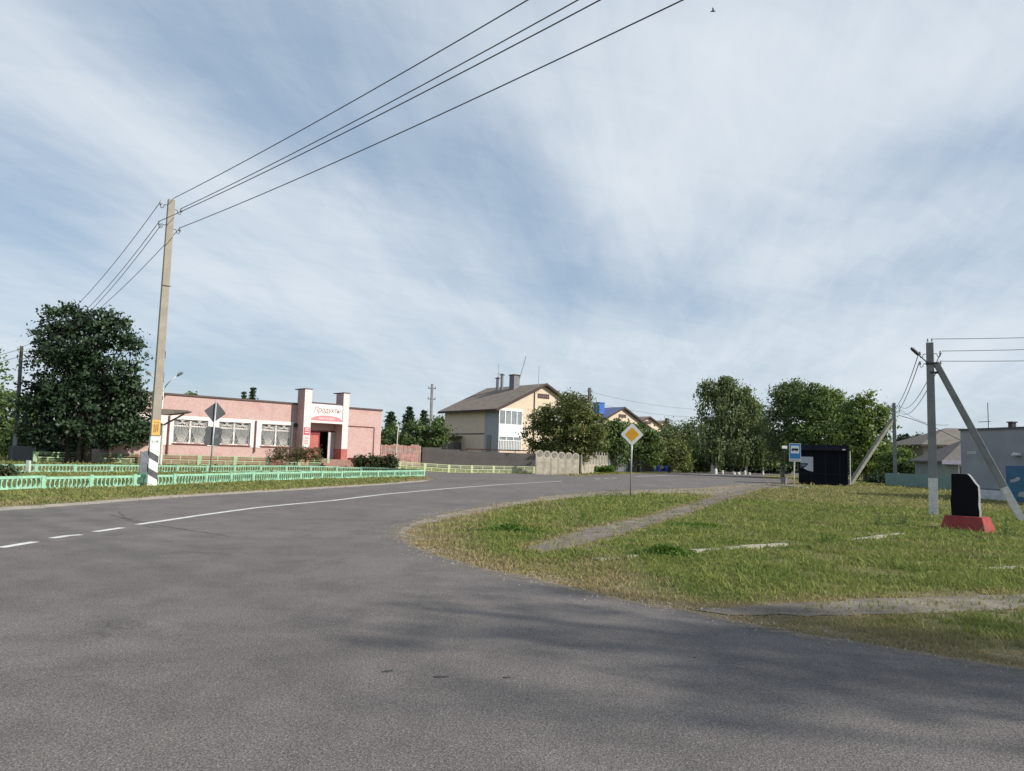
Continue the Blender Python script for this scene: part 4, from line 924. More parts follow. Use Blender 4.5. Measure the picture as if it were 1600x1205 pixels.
mb = MB(); mb.prism([(.18, 1.36), (.45, 1.36), (.70, 1.62), (.7, 1.70), (.18, 1.70)], .004, 0, Matrix.Translation((0, -.04, 0))); mb.build('dark_scrawl', m_k, po)
mb = MB(); mb.prism([(.20, 1.44), (.44, 1.44), (.58, 1.58), (.56, 1.63), (.20, 1.63)], .003, 0, Matrix.Translation((0, -.0435, 0))); mb.build('grey_patch', mat('dull_grey', (.16, .18, .21), .8), po)
mb = MB(); mb.box(KW-.42, KW-.2, -.42, -.352, 2.78, 2.88); mb.build('lamp', m_rim, kiosk)
mb = MB(); mb.tube([(KW+.14, -.1, 2.75), (KW+.14, -.1, .1)], .035, 6); mb.build('downpipe', M_lime, kiosk)

# ---------------------------------------------------------------- fences
def run_points(pts, step):
    P = [np.array(p[:2]) for p in pts]; seg = [np.hypot(*(P[i+1]-P[i])) for i in range(len(P)-1)]; L = sum(seg); n = max(1, round(L/step)); out_ = []
    for k in range(n+1):
        s = L*k/n; i = 0
        while i < len(seg)-1 and s > seg[i]: s -= seg[i]; i += 1
        out_.append(P[i]+(P[i+1]-P[i])*s/seg[i])
    return out_
def lens_panel(L, h=.44):
    mb = MB(); mb.box(0, L, -.045, .045, h-.085, h); mb.box(0, L, -.03, .03, .02, .075); z0, z1 = .075, h-.085; n = int(L/.185); w = L/n
    for i in range(n+1):
        x = i*w; left_ = (i % 12) < 6; s = 1 if left_ else -1; pl_ = []
        for j in range(9):
            t_ = j/8; pl_.append((x-s*.012, z0+(z1-z0)*t_))
        for j in range(8, -1, -1):
            t_ = j/8; pl_.append((x+s*(.016+.075*(2*t_-1)**2), z0+(z1-z0)*t_))
        if pl_[0][0] > .0 or True: mb.prism([(min(max(a_, 0), L), b_) for a_, b_ in pl_], .05, 0, Matrix.Translation((0, -.025, 0)))
    return mb
def ornate_fence(name, label, pts, m, group=None, step=2.05):
    Q = run_points(pts, step); z0 = gz(*Q[0]); root = thing(name, label, 'fence', (Q[0][0], Q[0][1], z0), 0, group); L = np.hypot(*(Q[1]-Q[0]))
    base = None; pb = None
    for i, q_ in enumerate(Q):
        if i < len(Q)-1:
            d = Q[i+1]-q_; a_ = math.atan2(d[1], d[0]); l_ = np.hypot(*d)
            if base is None: base = lens_panel(L-.16).build('fence_panel', m, root); o = base
            else: o = base.copy(); COL.objects.link(o)
            o.parent = root; dz_ = gz(*Q[i+1])-gz(*q_); o.rotation_euler = (random.gauss(0, .03), -math.atan2(dz_, l_)+random.gauss(0, .006), a_); o.scale = (l_/L, 1, 1)
            o.location = (q_[0]+math.cos(a_)*.08-Q[0][0], q_[1]+math.sin(a_)*.08-Q[0][1], gz(*q_)-z0+random.gauss(0, .01))
        else: d = q_-Q[i-1]; a_ = math.atan2(d[1], d[0])
        if pb is None: mb = MB(); mb.box(-.075, .075, -.06, .06, -.05, .46); pb = mb.build('post', m, root, bevel=.008); o = pb
        else: o = pb.copy(); COL.objects.link(o)
        o.parent = root; o.location = (q_[0]-Q[0][0], q_[1]-Q[0][1], gz(*q_)-z0); o.rotation_euler = (0, 0, a_)
    return root
A0 = G(0, 767.6); A1 = G(110, 763.3); dA = (A0-A1)/np.hypot(*(A0-A1)[:2])
fenceA = ornate_fence('ornamental_fence', 'low mint green concrete fence with lens shaped openings along the main road verge', [A0+dA*6.5, A0, A1, G(205, 760), G(300, 757), G(400, 752), G(480, 749.5), G(542, 747.7), G(600, 746.2), G(662, 744.6)], M_green)
Bpts = [G(-70, 739.5), G(0, 738.6), G(150, 738.4), G(300, 738.4), G(400, 737.8), G(480, 737.6), G(560, 738.8), G(610, 741.0), G(658, 744.0)]
fenceB = ornate_fence('ornamental_fence', 'second mint green concrete fence behind the first, on the shop side of the grass plot', Bpts, mat('mint_green_paint_b', (.26, .44, .33), .6, .16, 3, col2=(.22, .42, .28), c2amt=(.5, .7)))
def rail_panel(L, h=.68):
    mb = MB(); 
    for z, tz, dy in ((h-.045, .045, .03), (h-.13, .022, .02), (h-.205, .022, .02), (h*.5-.03, .06, .03), (h*.5-.115, .022, .02), (h*.5-.19, .022, .02), (.03, .045, .03)): mb.box(0, L, -dy, dy, z, z+tz)
    for f in (.0, .5): mb.box(L*f, L*f+.06, -.035, .035, h*.5+.03, h-.045)
    for f in (.25, .75): mb.box(L*f, L*f+.06, -.035, .035, .075, h*.5-.03)
    return mb
def rail_fence(label, pts, m, step=2.6, h=.68, blockm=None):
    Q = run_points(pts, step); z0 = gz(*Q[0]); root = thing('rail_fence', label, 'fence', (Q[0][0], Q[0][1], z0)); L = np.hypot(*(Q[1]-Q[0])); base = pb = None
    for i, q_ in enumerate(Q):
        if i < len(Q)-1:
            d = Q[i+1]-q_; a_ = math.atan2(d[1], d[0]); l_ = np.hypot(*d)
            if base is None: base = rail_panel(L-.24, h).build('fence_panel', m, root); o = base
            else: o = base.copy(); COL.objects.link(o)
            o.parent = root; dz_ = gz(*Q[i+1])-gz(*q_); o.rotation_euler = (0, -math.atan2(dz_, l_), a_); o.scale = (l_/L, 1, 1)
            o.location = (q_[0]+math.cos(a_)*.12-Q[0][0], q_[1]+math.sin(a_)*.12-Q[0][1], gz(*q_)-z0)
        if pb is None: mb = MB(); mb.box(-.118, .118, -.06, .06, -.1, h+.01); pb = mb.build('post', blockm or m, root, bevel=.01); o = pb
        else: o = pb.copy(); COL.objects.link(o)
        o.parent = root; o.location = (q_[0]-Q[0][0], q_[1]-Q[0][1], gz(*q_)-z0); o.rotation_euler = (0, 0, a_)
    return root
rail_fence('pale green concrete rail fence between the maple, the shop front and its steps', [G(54, 723), G(180, 724.5), G(330, 727.5), G(430, 729.3), G(512, 730.6)], M_paleg)
rail_fence('pale yellow green concrete rail fence in front of the long grey sheet fence', [(-9.3, 64.9), (2.35, 75.2)], M_yelg, blockm=M_yelg)
g_ = G(43, 741); mb = MB(); taper(mb, .68, .2, .18, .15, .14); tag(mb.build('concrete_stub', mat('pale_mint', (.42, .52, .46), .8, .15, 5), None, g_, bevel=.01), 'short pale mint stub standing in front of the second mint fence', 'post')
g_ = at(224.5, 750, 32.2); sb = thing('broken_concrete_post', 'broken dark grey concrete post with green foot, left of the tall concrete pole', 'post', (g_[0], g_[1], 0), .5)
mb = MB(); mb.prism([(-.19, .42), (.17, .42), (.17, 1.3), (.05, 1.36), (-.1, 1.3), (-.2, 1.33)], .25, 0, Matrix.Translation((0, -.12, 0))); mb.build('stump', mat('dark_concrete', (.16, .17, .19), .9, .3, 5, bump=.4), sb)
mb = MB(); mb.box(-.2, .18, -.13, .14, 0, .42); mb.build('painted_foot', mat('dark_green_paint', (.06, .20, .13), .7, .2, 4), sb)
def sheet_fence(name, label, pts, h, m, step=2.5, postm=None, rag=0, boards=0, seed=0):
    Q = run_points(pts, step); z0 = gz(*Q[0]); root = thing(name, label, 'fence', (Q[0][0], Q[0][1], z0)); rn = random.Random(seed)
    for i in range(len(Q)-1):
        q_, d = Q[i], Q[i+1]-Q[i]; a_ = math.atan2(d[1], d[0]); l_ = np.hypot(*d); mb = MB()
        if boards:
            n = int(l_/boards)
            for k in range(n): hh_ = h+rn.uniform(-rag, rag); mb.box(k*l_/n, (k+1)*l_/n-.02, -.015, .015, .05, hh_)
        else:
            n = int(l_/.3); hh_ = h+rn.uniform(-rag, rag)
            for k in range(n):
                x = k*l_/n; w_ = l_/n; mb.prism([(x, .05), (x+w_, .05), (x+w_, hh_), (x, hh_)], .012 if k % 2 else .03, 0, Matrix.Translation((0, -.03, 0)))
        o = mb.build('fence_panel', m, root); o.location = (q_[0]-Q[0][0], q_[1]-Q[0][1], gz(*q_)-z0); o.rotation_euler = (0, 0, a_)
        mb = MB(); mb.box(-.03, .03, .031, .09, 0, h-.05); o = mb.build('post', postm or M_dark, root); o.location = (q_[0]-Q[0][0], q_[1]-Q[0][1], gz(*q_)-z0); o.rotation_euler = (0, 0, a_)
    return root
m_gb = mat('grey_brown_sheet', (.135, .12, .118), .65, .12, 1.2); m_gg = mat('blue_grey_sheet', (.13, .145, .16), .6, .1, 1.2)
sheet_fence('sheet_fence', 'long grey brown sheet metal fence in front of the cream two storey house', [(-8.9, 78.2), (2.6, 78.6)], 1.98, m_gb, 1.9, rag=.04)
sheet_fence('board_fence', 'old red brown board fence between the pink shop and the grey sheet fence', [(-12.6, 75.0), (-9.0, 77.8)], 2.08, mat('faded_red_boards', (.38, .20, .18), .9, .3, 2.5, col2=(.28, .22, .2), c2amt=(.45, .6)), 2.2, rag=.10, boards=.22, seed=4)
sheet_fence('sheet_fence', 'blue grey sheet metal fence right of the concrete panel fence', [at(950.5, 737, 99)[:2], at(1022, 737, 111)[:2]], 2.3, m_gg, 4.6)
a0_ = at(12, 722, 52)[:2]; a1_ = at(54, 722, 48.6)[:2]
sheet_fence('sheet_fence', 'dark low sheet fence between the wooden pole and the pale green rail fence', [a0_, a1_], 1.0, mat('dark_blue_sheet', (.03, .036, .042), .6, .2, 2), 1.6)
sheet_fence('sheet_fence', 'low teal sheet fence behind the near grey pole and the monument', [G(1384, 758.5)[:2], G(1440, 762)[:2], G(1508, 768)[:2]], 1.08, mat('teal_sheet', (.17, .27, .26), .6, .12, 2), 2.4)
def panel_fence(label, pts, n, h0, h1, m):
    Q = run_points(pts, 1); a = np.array(pts[0][:2]); b = np.array(pts[1][:2]); root = thing('concrete_panel_fence', label, 'fence', (a[0], a[1], 0), math.atan2(*(b-a)[::-1])); L = np.hypot(*(b-a)); w = L/n
    for i in range(n):
        h = h0+(h1-h0)*i/max(n-1, 1); pl_ = [(.03, 0), (w-.03, 0), (w-.03, h-.28)]+[(w/2+(w/2-.03)*math.cos(t_), h-.28+.28*math.sin(t_)) for t_ in [math.pi*k/10 for k in range(1, 10)]]+[(.03, h-.28)]
        mb = MB(); mb.prism(pl_, .09, 0, Matrix.Translation((i*w, 0, 0)))
        for z in (.12, .62, 1.12): mb.box(i*w+.1, (i+1)*w-.1, -.018, -.001, z, z+.42)
        o = mb.build('fence_panel', m, root)
        mb = MB(); mb.tube([(i*w+w/2, -.03, h-.36), (i*w+w/2, .0, h-.36)], w*.33, 14); mb.build('medallion', mat('weathered_medallion', (.20, .19, .17), .95, .3, 6), o)
        mb = MB(); mb.box(i*w-.028, i*w+.028, -.02, .11, 0, h-.22); mb.build('post', m, root)
    return root
m_cf = mat('old_cast_concrete', (.36, .33, .27), .95, .16, 1.6, fine=.1, col2=(.25, .23, .19), c2amt=(.5, .75))
panel_fence('weathered concrete panel fence with arched tops and medallions under the round tree', [G(837, 741.2), G(905, 742.4)], 6, 2.28, 2.1, m_cf)
panel_fence('second stretch of arched concrete panel fence behind the roadside weeds', [at(908, 740, 79), at(950, 738, 99)], 9, 2.1, 2.1, m_cf)

# ---------------------------------------------------------------- pink shop
P0 = at(250, 700, 53.7)[:2]; P1 = at(598, 700, 67)[:2]; sa = math.atan2(*(P1-P0)[::-1]); Z0 = .36
shop = thing('shop_building', 'single storey pink painted brick shop with barred windows and a pillared entrance', 'shop', (P0[0], P0[1], Z0), sa)
m_pink = brick_mat('pink_painted_brick', (.53, .365, .34), (.44, .295, .275), contrast=.035, stain=(.43, .25, .23))
m_wbrick = brick_mat('white_painted_brick', (.76, .72, .70), (.50, .36, .35), contrast=.05)
m_plinth = mat('plinth_brown', (.24, .10, .085), .85, .2, 3); m_trimw = mat('shop_white_trim', (.72, .67, .66), .75, .08, 4); m_maroon = mat('maroon_door_surround', (.20, .035, .045), .6, .15, 3)
m_redp = mat('brick_red_panel', (.42, .13, .11), .7, .12, 3)
XL, XR, HT, DEP = -3.3, 18.55, 4.86, 11.0
WINS = [(-2.9, -.5), (.82, 3.28), (4.1, 6.56), (7.45, 9.98)]; WZ0, WZ1 = 1.5, 3.18
ops = [(a_, b_, WZ0, WZ1) for a_, b_ in WINS]+[(12.5, 14.0-.02, .62, 2.82)]
def wall_open(mb, x0, x1, z0, z1, th, ops, y0=0):
    xs_ = sorted(set([x0, x1]+[v for o in ops for v in o[:2]]))
    for i in range(len(xs_)-1):
        a_, b_ = xs_[i], xs_[i+1]; mid = (a_+b_)/2; hs = sorted([(o[2], o[3]) for o in ops if o[0] < mid < o[1]]); z = z0
        for (p, q_) in hs:
            if p > z: mb.box(a_, b_, y0, y0+th, z, p)
            z = q_
        if z < z1: mb.box(a_, b_, y0, y0+th, z, z1)
mb = MB(); wall_open(mb, XL, XR, 0, HT, .4, ops); mb.box(XL, XL+.4, .4, DEP, 0, HT); mb.box(XR-.4, XR, .4, DEP, 0, HT); mb.box(XL, XR, DEP, DEP+.4, 0, HT)
mb.build('wall', m_pink, shop)
mb = MB(); mb.box(XL+.4, XR-.4, .4, DEP, .0, .05); mb.box(XL+.4, XR-.4, 3.0, 3.1, .05, HT-.4); mb.build('interior', mat('dim_interior', (.10, .09, .09), .9, .2, 1), shop)
mb = MB(); mb.box(XL-.06, XR+.06, -.09, DEP+.46, HT+.002, HT+.13); mb.box(XL+.4, XR-.4, .4, DEP, HT-.3, HT+.0); mb.build('roof', mat('dark_coping', (.10, .07, .065), .7, .2, 2), shop)
mb = MB(); mb.box(XL-.03, 10.35, -.05, -.003, -.1, .62); mb.box(14.5, XR+.03, -.05, -.003, -.1, .42); mb.build('plinth', m_plinth, shop)
mb = MB(); mb.box(XL, 10.25, -.04, -.003, WZ1+.002, 3.44)
prev = XL
for a_, b_ in WINS+[(10.1, 10.25)]:
    if a_-prev > .05: mb.box(prev, a_, -.04, -.003, WZ0-.24 if prev < .5 and False else 1.35, WZ1)
    prev = b_
mb.build('window_surround', m_trimw, shop)
m_gr = mat('white_grille', (.62, .60, .57), .6, .1, 6); m_cur = mat('curtain', (.30, .28, .27), .9, .2, 3)
def window(a_, b_, seed, dark=False):
    rn = random.Random(seed); w_ = b_-a_; mb = MB(); f = .07
    zt = WZ1-.5
    mb.box(a_, b_, .10, .16, WZ0, WZ0+f); mb.box(a_, b_, .10, .16, WZ1-f, WZ1); mb.box(a_, a_+f, .10, .16, WZ0+f, WZ1-f); mb.box(b_-f, b_, .10, .16, WZ0+f, WZ1-f)
    mb.box(a_+f, b_-f, .105, .155, zt, zt+.09); mb.box((a_+b_)/2-.06, (a_+b_)/2+.06, .095, .152, WZ0+f, WZ1-f)
    fr = mb.build('window', m_trimw, shop)
    mb = MB(); mb.box(a_+f, b_-f, .165, .17, WZ0+f, WZ1-f); mb.build('pane', mat('shop_glass', (.13, .145, .15), .15, .3, 1.2, spec=.7), fr)
    mb = MB(); mb.box(a_-.06, b_+.06, -.11, .1, WZ0-.07, WZ0-.004); mb.build('sill', m_plinth, fr)
    mb = MB(); r_ = .012; y = .03
    def rod(x0, z0, x1, z1): mb.tube([(x0, y, z0), (x1, y, z1)], r_, 4, cap=False)
    for h0 in (0, 1):
        x0, x1 = (a_+.03, (a_+b_)/2-.02) if h0 == 0 else ((a_+b_)/2+.02, b_-.03); ww = x1-x0; cx_ = x0+ww/2
        n = 10
        for k in range(n+1):   # fans of rods from the bottom middle
            t_ = k/n; rod(x0+ww*(.35+.3*t_), WZ0+.05, x0+ww*t_, zt+.0)
        for k in range(5): rod(x0+ww*(.1+.2*k), WZ0+.03, x0+ww*(.0+.1*k), WZ0+.45)
        for k in range(5): rod(x1-ww*(.1+.2*k), WZ0+.03, x1-ww*(.0+.1*k), WZ0+.45)
        pts = [(cx_+.22*math.cos(q_), y, WZ0+.36+.2*math.sin(q_)) for q_ in [k*6.2832/12 for k in range(13)]]; mb.tube(pts, r_, 4, cap=False)
        for k in range(7): t_ = k/6; rod(x0+ww*t_, zt+.06, x0+ww*(.5+(.5-t_)*.3), WZ1-.04)
        for k in range(4): rod(x0, zt+.1+.09*k, x1, zt+.38-.09*k)
    mb.build('grille', m_gr, fr)
for i, (a_, b_) in enumerate(WINS): window(a_, b_, i)
for x in (.47, 6.95):
    mb = MB(); mb.tube([(x, -.12, 1.0 if x > 1 else .65), (x, -.12, 3.4)], .055, 8); mb.build('drainpipe', m_plinth, shop)
mb = MB(); mb.box(10.12, 10.32, -.2, -.003, 3.1, 3.36); mb.box(10.14, 10.30, -.32, -.2, 3.14, 3.3); mb.build('alarm_lamp', M_black, shop)
text_mesh('wall_number', '43', .42, M_black, shop, (-2.2, -.006, 1.02), (math.pi/2, 0, 0), .002)
# portico
PY = -1.1
def pillar(x0, x1, ztop):
    mb = MB(); mb.box(x0, x1, PY, -.003, .0, ztop); p_ = mb.build('pillar', m_pink, shop)
    mb = MB(); mb.box(x0-.012, x1+.012, PY-.035, PY-.003, 1.45, ztop-.003); tag(mb.build('pillar_face', m_wbrick, p_), 'white painted brick front')
    mb = MB(); mb.box(x0-.03, x1+.03, PY-.05, -.02, -.05, 1.45 if x0 > 12 else 1.35); mb.build('pillar_base', m_redp, p_)
    mb = MB(); mb.box(x0-.05, x1+.05, PY-.07, .4, ztop+.002, ztop+.07); mb.build('cap', mat('dark_coping', (.1, .07, .065)), p_)
    return p_
pL = pillar(10.38, 10.98, 6.05); pR = pillar(13.92, 14.45, 6.0)
mb = MB(); mb.box(10.981, 13.919, PY+.1, -.092, 4.98, 5.1); mb.build('portico_roof', mat('dark_coping', (.1, .07, .065)), shop)
mb = MB(); mb.box(10.981, 13.919, PY-.02, -.003, 3.46, 3.64); mb.build('portico_beam', m_trimw, shop)
mb = MB(); mb.box(11.0, 13.9, PY+.02, PY+.08, 3.66, 4.965); sg = mb.build('sign_board', mat('sign_cream', (.74, .70, .68), .5, .04, 3), shop)
# red arch at the foot of the board
arch = [(11.0+.02, 3.67), (13.88, 3.67), (13.88, 3.73)]+[(12.45+1.43*math.cos(q_), 3.72+.36*math.sin(q_)) for q_ in [math.pi*k/16 for k in range(1, 16)]]+[(11.02, 3.73)]
mb = MB(); mb.prism(arch, .006, 0, Matrix.Translation((0, PY+.012, 0))); mb.build('red_arch', mat('sign_pink_red', (.60, .22, .25), .5, .06), sg)
text_mesh('lettering', 'Продукты', .62, mat('sign_dark_red', (.22, .05, .06), .5, .02), sg, (12.45, PY+.017, 4.48), (math.pi/2, 0, 0), .003, shear=.35, sx=.82)
text_mesh('small_lettering', 'МАГАЗИН', .25, M_white, sg, (12.45, PY+.010, 3.83), (math.pi/2, 0, 0), .002, sx=1.2)
mb = MB(); mb.box(11.0, 12.42, -.05, -.003, .62, 2.5); mb.build('red_panel', m_redp, shop); mb = MB(); mb.box(11.0, 12.42, -.05, -.003, 2.502, 2.86); mb.build('maroon_band', m_maroon, shop)
mb = MB(); mb.box(12.42, 12.52, -.06, .1, .62, 2.9); mb.box(12.52, 13.98, -.06, .1, 2.8, 2.9); mb.build('door_frame', m_maroon, shop)
Ml = Matrix.Translation((13.98, -.02, 0)) @ rotz(math.radians(192)); mb = MB(); mb.box(0, .78, -.02, .02, .64, 2.78, 0, Ml); dl = mb.build('door', mat('pale_metal_door', (.50, .48, .49), .45, .08, 3), shop)
mb = MB()
for x in (.2, .4, .6): mb.box(x, x+.015, .021, .026, .68, 2.72, 0, Ml)
mb.build('door_ribs', mat('door_rib', (.34, .33, .34), .5), dl)
mb = MB(); mb.box(11.0, 11.3, -.06, -.052, 2.58, 2.7); mb.build('door_lamp', m_rim, shop)
mb = MB(); mb.box(10.42, 10.94, PY-.06, PY-.04, 2.45, 3.05); mb.build('red_notice', mat('notice_red', (.52, .10, .13), .5), pL)
mb = MB()
for z in (2.62, 2.8, 2.93): mb.box(10.5, 10.86, PY-.063, PY-.0605, z, z+.06)
mb.box(10.44, 10.9, PY-.06, PY-.04, 1.5, 2.4); mb.build('white_notice', m_rim, pL)
mb = MB()
for k in range(5): mb.box(10.5, 10.84, PY-.063, PY-.0605, 1.75+.13*k, 1.80+.13*k)
mb.build('notice_print', mat('notice_red', (.52, .10, .13)), pL)
mb = MB()
for k in range(4): mb.box(11.6-.0*k, 14.6, PY-.6-.32*k, PY-.6-.32*(k-1)-.001 if k else -.004, -.1, .60-.15*k)
mb.build('steps', mat('brown_tile', (.27, .16, .13), .6, .15, 4), shop)
mb = MB(); mb.prism([(14.62, -.1), (14.85, -.1), (14.85, .5), (14.62, .75)], 1.6, 0, Matrix.Translation((0, PY-1.5, 0))); mb.build('step_cheek', m_redp, shop)
mb = MB(); mb.tube([(14.6, -.07, 3.4), (17.8, -.07, 3.4), (17.8, -.07, .75)], .035, 6); mb.build('gas_pipe', m_plinth, shop)

# canopy and double lamp left of the shop
c0 = at(251, 720, 51.5); can = thing('flat_canopy', 'grey flat canopy on splayed struts behind the tall concrete pole', 'canopy', (c0[0], c0[1], gz(c0[0], c0[1])), .25)
zc = -gz(c0[0], c0[1]); cm = mat('grey_brown_slab', (.20, .17, .15), .9, .2, 2)
mb = MB(); mb.prism([(-1.75, 4.02+zc), (-1.7, 3.95+zc), (-.3, 3.72+zc), (.3, 3.70+zc), (1.2, 3.85+zc), (1.6, 3.93+zc), (1.62, 4.03+zc), (-.2, 4.06+zc)], 1.6, 0, Matrix.Translation((0, -.8, 0))); mb.build('slab', cm, can)
mb = MB()
for s_ in (-1, 1): mb.tube([(s_*1.25, 0, 3.8+zc), (0, 0, 3.0+zc)], .06, 6)
mb.build('strut', cm, can); mb = MB(); mb.tube([(0, 0, 0), (0, 0, 3.05+zc)], .09, 8); mb.build('post', M_lime, can)
l0 = at(247, 722, 53.0); lamp = thing('street_lamp', 'white double armed street lamp mostly hidden behind the tall concrete pole', 'street lamp', (l0[0], l0[1], gz(l0[0], l0[1])), 0)
zg = gz(l0[0], l0[1]); mb = MB(); mb.tube([(0, 0, 0), (0, 0, 5.6-zg)], [.08, .05], 8); mb.build('mast', M_white, lamp)
for s_ in (-1, 1):
    mb = MB(); mb.tube([(0, 0, 5.2-zg), (s_*.15, 0, 5.75-zg), (s_*.5, 0, 6.2-zg), (s_*.95, 0, 6.5-zg)], .035, 6); ar = mb.build('arm', M_white, lamp, smooth=True)
    mb = MB(); mb.tube([(s_*.92, 0, 6.46-zg), (s_*1.0, 0, 6.58-zg), (s_*1.25, 0, 6.72-zg), (s_*1.3, 0, 6.74-zg)], [.05, .1, .09, .03], 8); mb.build('lamp_head', M_conc2, ar)

# ---------------------------------------------------------------- houses
m_cream = mat('cream_render', (.60, .51, .395), .85, .05, 2); m_slate = mat('corrugated_roof', (.20, .165, .14), .9, .15, 1.2, fine=.15, bscale=12, bump=.3); m_br = mat('dark_roof_edge', (.07, .05, .045), .8)
m_bluer = mat('blue_metal_roof', (.10, .12, .26), .5, .08, 2); m_lgrey = mat('light_grey_cladding', (.36, .38, .40), .7, .05, 2); m_wpvc = mat('white_pvc', (.80, .80, .80), .5, .03); m_vent = mat('vent_maroon', (.09, .03, .035), .7)
def two_storey(name, label, corner, ang, roofm, chim, detail=1, WD=14.0, L=11.0, EZ=7.3, RZ=10.55):
    root = thing(name, label, 'house', (corner[0], corner[1], 0), ang)
    mb = MB(); mb.prism([(0, 0), (WD, 0), (WD, EZ), (WD/2, RZ-.1), (0, EZ)], L); mb.build('wall', m_cream, root)
    sl = (RZ-EZ)/(WD/2); ov = .75; mb = MB()
    for s_ in (0, 1):
        x0, x1 = (-ov, WD/2) if s_ == 0 else (WD/2+.0, WD+ov); za = EZ-ov*sl
        z0_, z1_ = (za, RZ) if s_ == 0 else (RZ, za)
        P = [(x0, -.5, z0_), (x1, -.5, z1_), (x1, L+.5, z1_), (x0, L+.5, z0_)]; b_ = len(mb.v); mb.v += [(x, y, z+.02) for x, y, z in P]+[(x, y, z+.16) for x, y, z in P]
        for f in ((3, 2, 1, 0), (4, 5, 6, 7), (0, 1, 5, 4), (1, 2, 6, 5), (2, 3, 7, 6), (3, 0, 4, 7)): mb.f.append(tuple(b_+i for i in f)); mb.m.append(0)
    rf = mb.build('roof', roofm, root)
    mb = MB()
    for s_ in (0, 1):
        x0, x1 = (-ov, WD/2) if s_ == 0 else (WD/2, WD+ov); za = EZ-ov*sl; z0_, z1_ = (za, RZ) if s_ == 0 else (RZ, za)
        P = [(x0, -.56, z0_), (x1, -.56, z1_), (x1, -.505, z1_), (x0, -.505, z0_)]; b_ = len(mb.v); mb.v += [(x, y, z-.08) for x, y, z in P]+[(x, y, z+.2) for x, y, z in P]
        for f in ((3, 2, 1, 0), (4, 5, 6, 7), (0, 1, 5, 4), (1, 2, 6, 5), (2, 3, 7, 6), (3, 0, 4, 7)): mb.f.append(tuple(b_+i for i in f)); mb.m.append(0)
    mb.box(-ov-.08, -ov, -.5, L+.5, EZ-ov*sl-.12, EZ-ov*sl+.14); mb.build('fascia', m_br if detail else m_br, rf)
    mb = MB(); mb.box(WD/2-1.0, WD/2+.9, -.04, -.003, 8.85, 9.42); vv = mb.build('vent_window', m_vent, root)
    mb = MB()
    for k in range(5): mb.box(WD/2-.85+.35*k, WD/2-.8+.35*k, -.06, -.041, 8.9, 9.37)
    mb.box(WD/2-.95, WD/2+.85, -.06, -.0415, 9.12, 9.16); mb.build('lattice', mat('dull_grey', (.16, .18, .21)), vv)
    for (cx, cy, cw, cz, cmn) in chim:
        mb = MB(); mb.box(cx-cw/2, cx+cw/2, cy-cw/2, cy+cw/2, RZ-1.2, cz); c_ = mb.build('chimney', cmn, rf); mb = MB(); mb.box(cx-cw/2-.08, cx+cw/2+.08, cy-cw/2-.08, cy+cw/2+.08, cz+.002, cz+.12); mb.build('cap', m_br if cmn is not m_bl else m_bl, c_)
    return root, rf
m_bl = mat('blue_chimney', (.04, .13, .42), .5, .05); m_chg = mat('grey_chimney', (.20, .20, .22), .8, .1, 2)
h0 = at(778, 700, 90)[:2]; ha = math.atan2(.64, .77)
house, hroof = two_storey('house', 'cream two storey house with grey gable roof and white glazed corner loggia', h0, ha, m_slate, [(6.1, 4.6, .95, 11.9, m_chg)])
for cx, cy, hgt_ in ((5.9, 7.8, 11.6), (5.9, 6.9, 12.0)):
    mb = MB(); mb.tube([(cx, cy, 9.5), (cx, cy, hgt_)], .2, 8); c_ = mb.build('flue', m_chg, hroof); mb = MB(); mb.tube([(cx, cy, hgt_+.08), (cx, cy, hgt_+.14), (cx, cy, hgt_+.3)], [.36, .36, .04], 8); mb.build('cowl', m_br, c_)
mb = MB(); mb.tube([(5.7, 7.4, 10), (5.7, 7.4, 13.6)], .035, 5); mb.box(5.0, 6.4, 7.38, 7.42, 12.7, 12.75); mb.tube([(5.7, 6.8, 12.3), (5.7, 8.0, 12.3)], .02, 4); mb.build('antenna', M_steel, hroof)
mb = MB(); mb.tube([(6.4, 4.4, 10.5), (6.9, 3.4, 14.4)], .05, 5); tag(mb.build('antenna', M_steel, hroof), 'tall leaning antenna mast'); mb = MB(); mb.tube([(5.9, -.2, 9.6), (5.95, -.2, 12.8)], .035, 5); mb.build('antenna', M_steel, hroof)
# loggia on the corner
mb = MB(); mb.box(-.05, 3.6, -.10, -.003, 4.15, 5.42); mb.box(-.05, 3.6, -.10, -.003, 3.9, 4.15)
lg = mb.build('loggia', m_wpvc, house); mb = MB(); mb.box(-.05, 3.6, -.10, -.003, 6.98, 7.25); mb.build('loggia_lintel', m_wpvc, house)
mb = MB()
for x in (.0, .9, 1.8, 2.7, 3.5): mb.box(x-.05, x+.07, -.10, -.03, 5.42, 6.98)
mb.build('loggia_frame', m_wpvc, lg); mb = MB(); mb.box(.07, 3.5, -.03, -.0035, 5.43, 6.97); mb.build('pane', mat('loggia_glass', (.23, .26, .28), .15, .25, .9, spec=.7), lg)
mb = MB(); mb.box(.0, 3.5, -.03, -.0035, 2.3, 3.9); lb_ = mb.build('lower_pane', mat('loggia_glass'  , (.23, .26, .28)), house); mb = MB()
for k in range(15): mb.box(-.02+.245*k, .06+.245*k, -.09, -.031, 2.3, 3.45)
for x in (0, 1.1, 2.2, 3.42): mb.box(x, x+.1, -.088, -.0315, 3.45, 3.9)
mb.box(-.03, 3.55, -.095, -.03, 3.45, 3.53); mb.build('baluster_screen', m_wpvc, lb_)
mb = MB(); mb.box(-.05, -.003, -.10, 2.6, 0, 7.2); mb.build('side_cladding', m_lgrey, house); mb = MB(); mb.box(-.09, -.051, 1.25, 2.1, 2.2, 4.1); mb.build('side_window', M_glass, house)
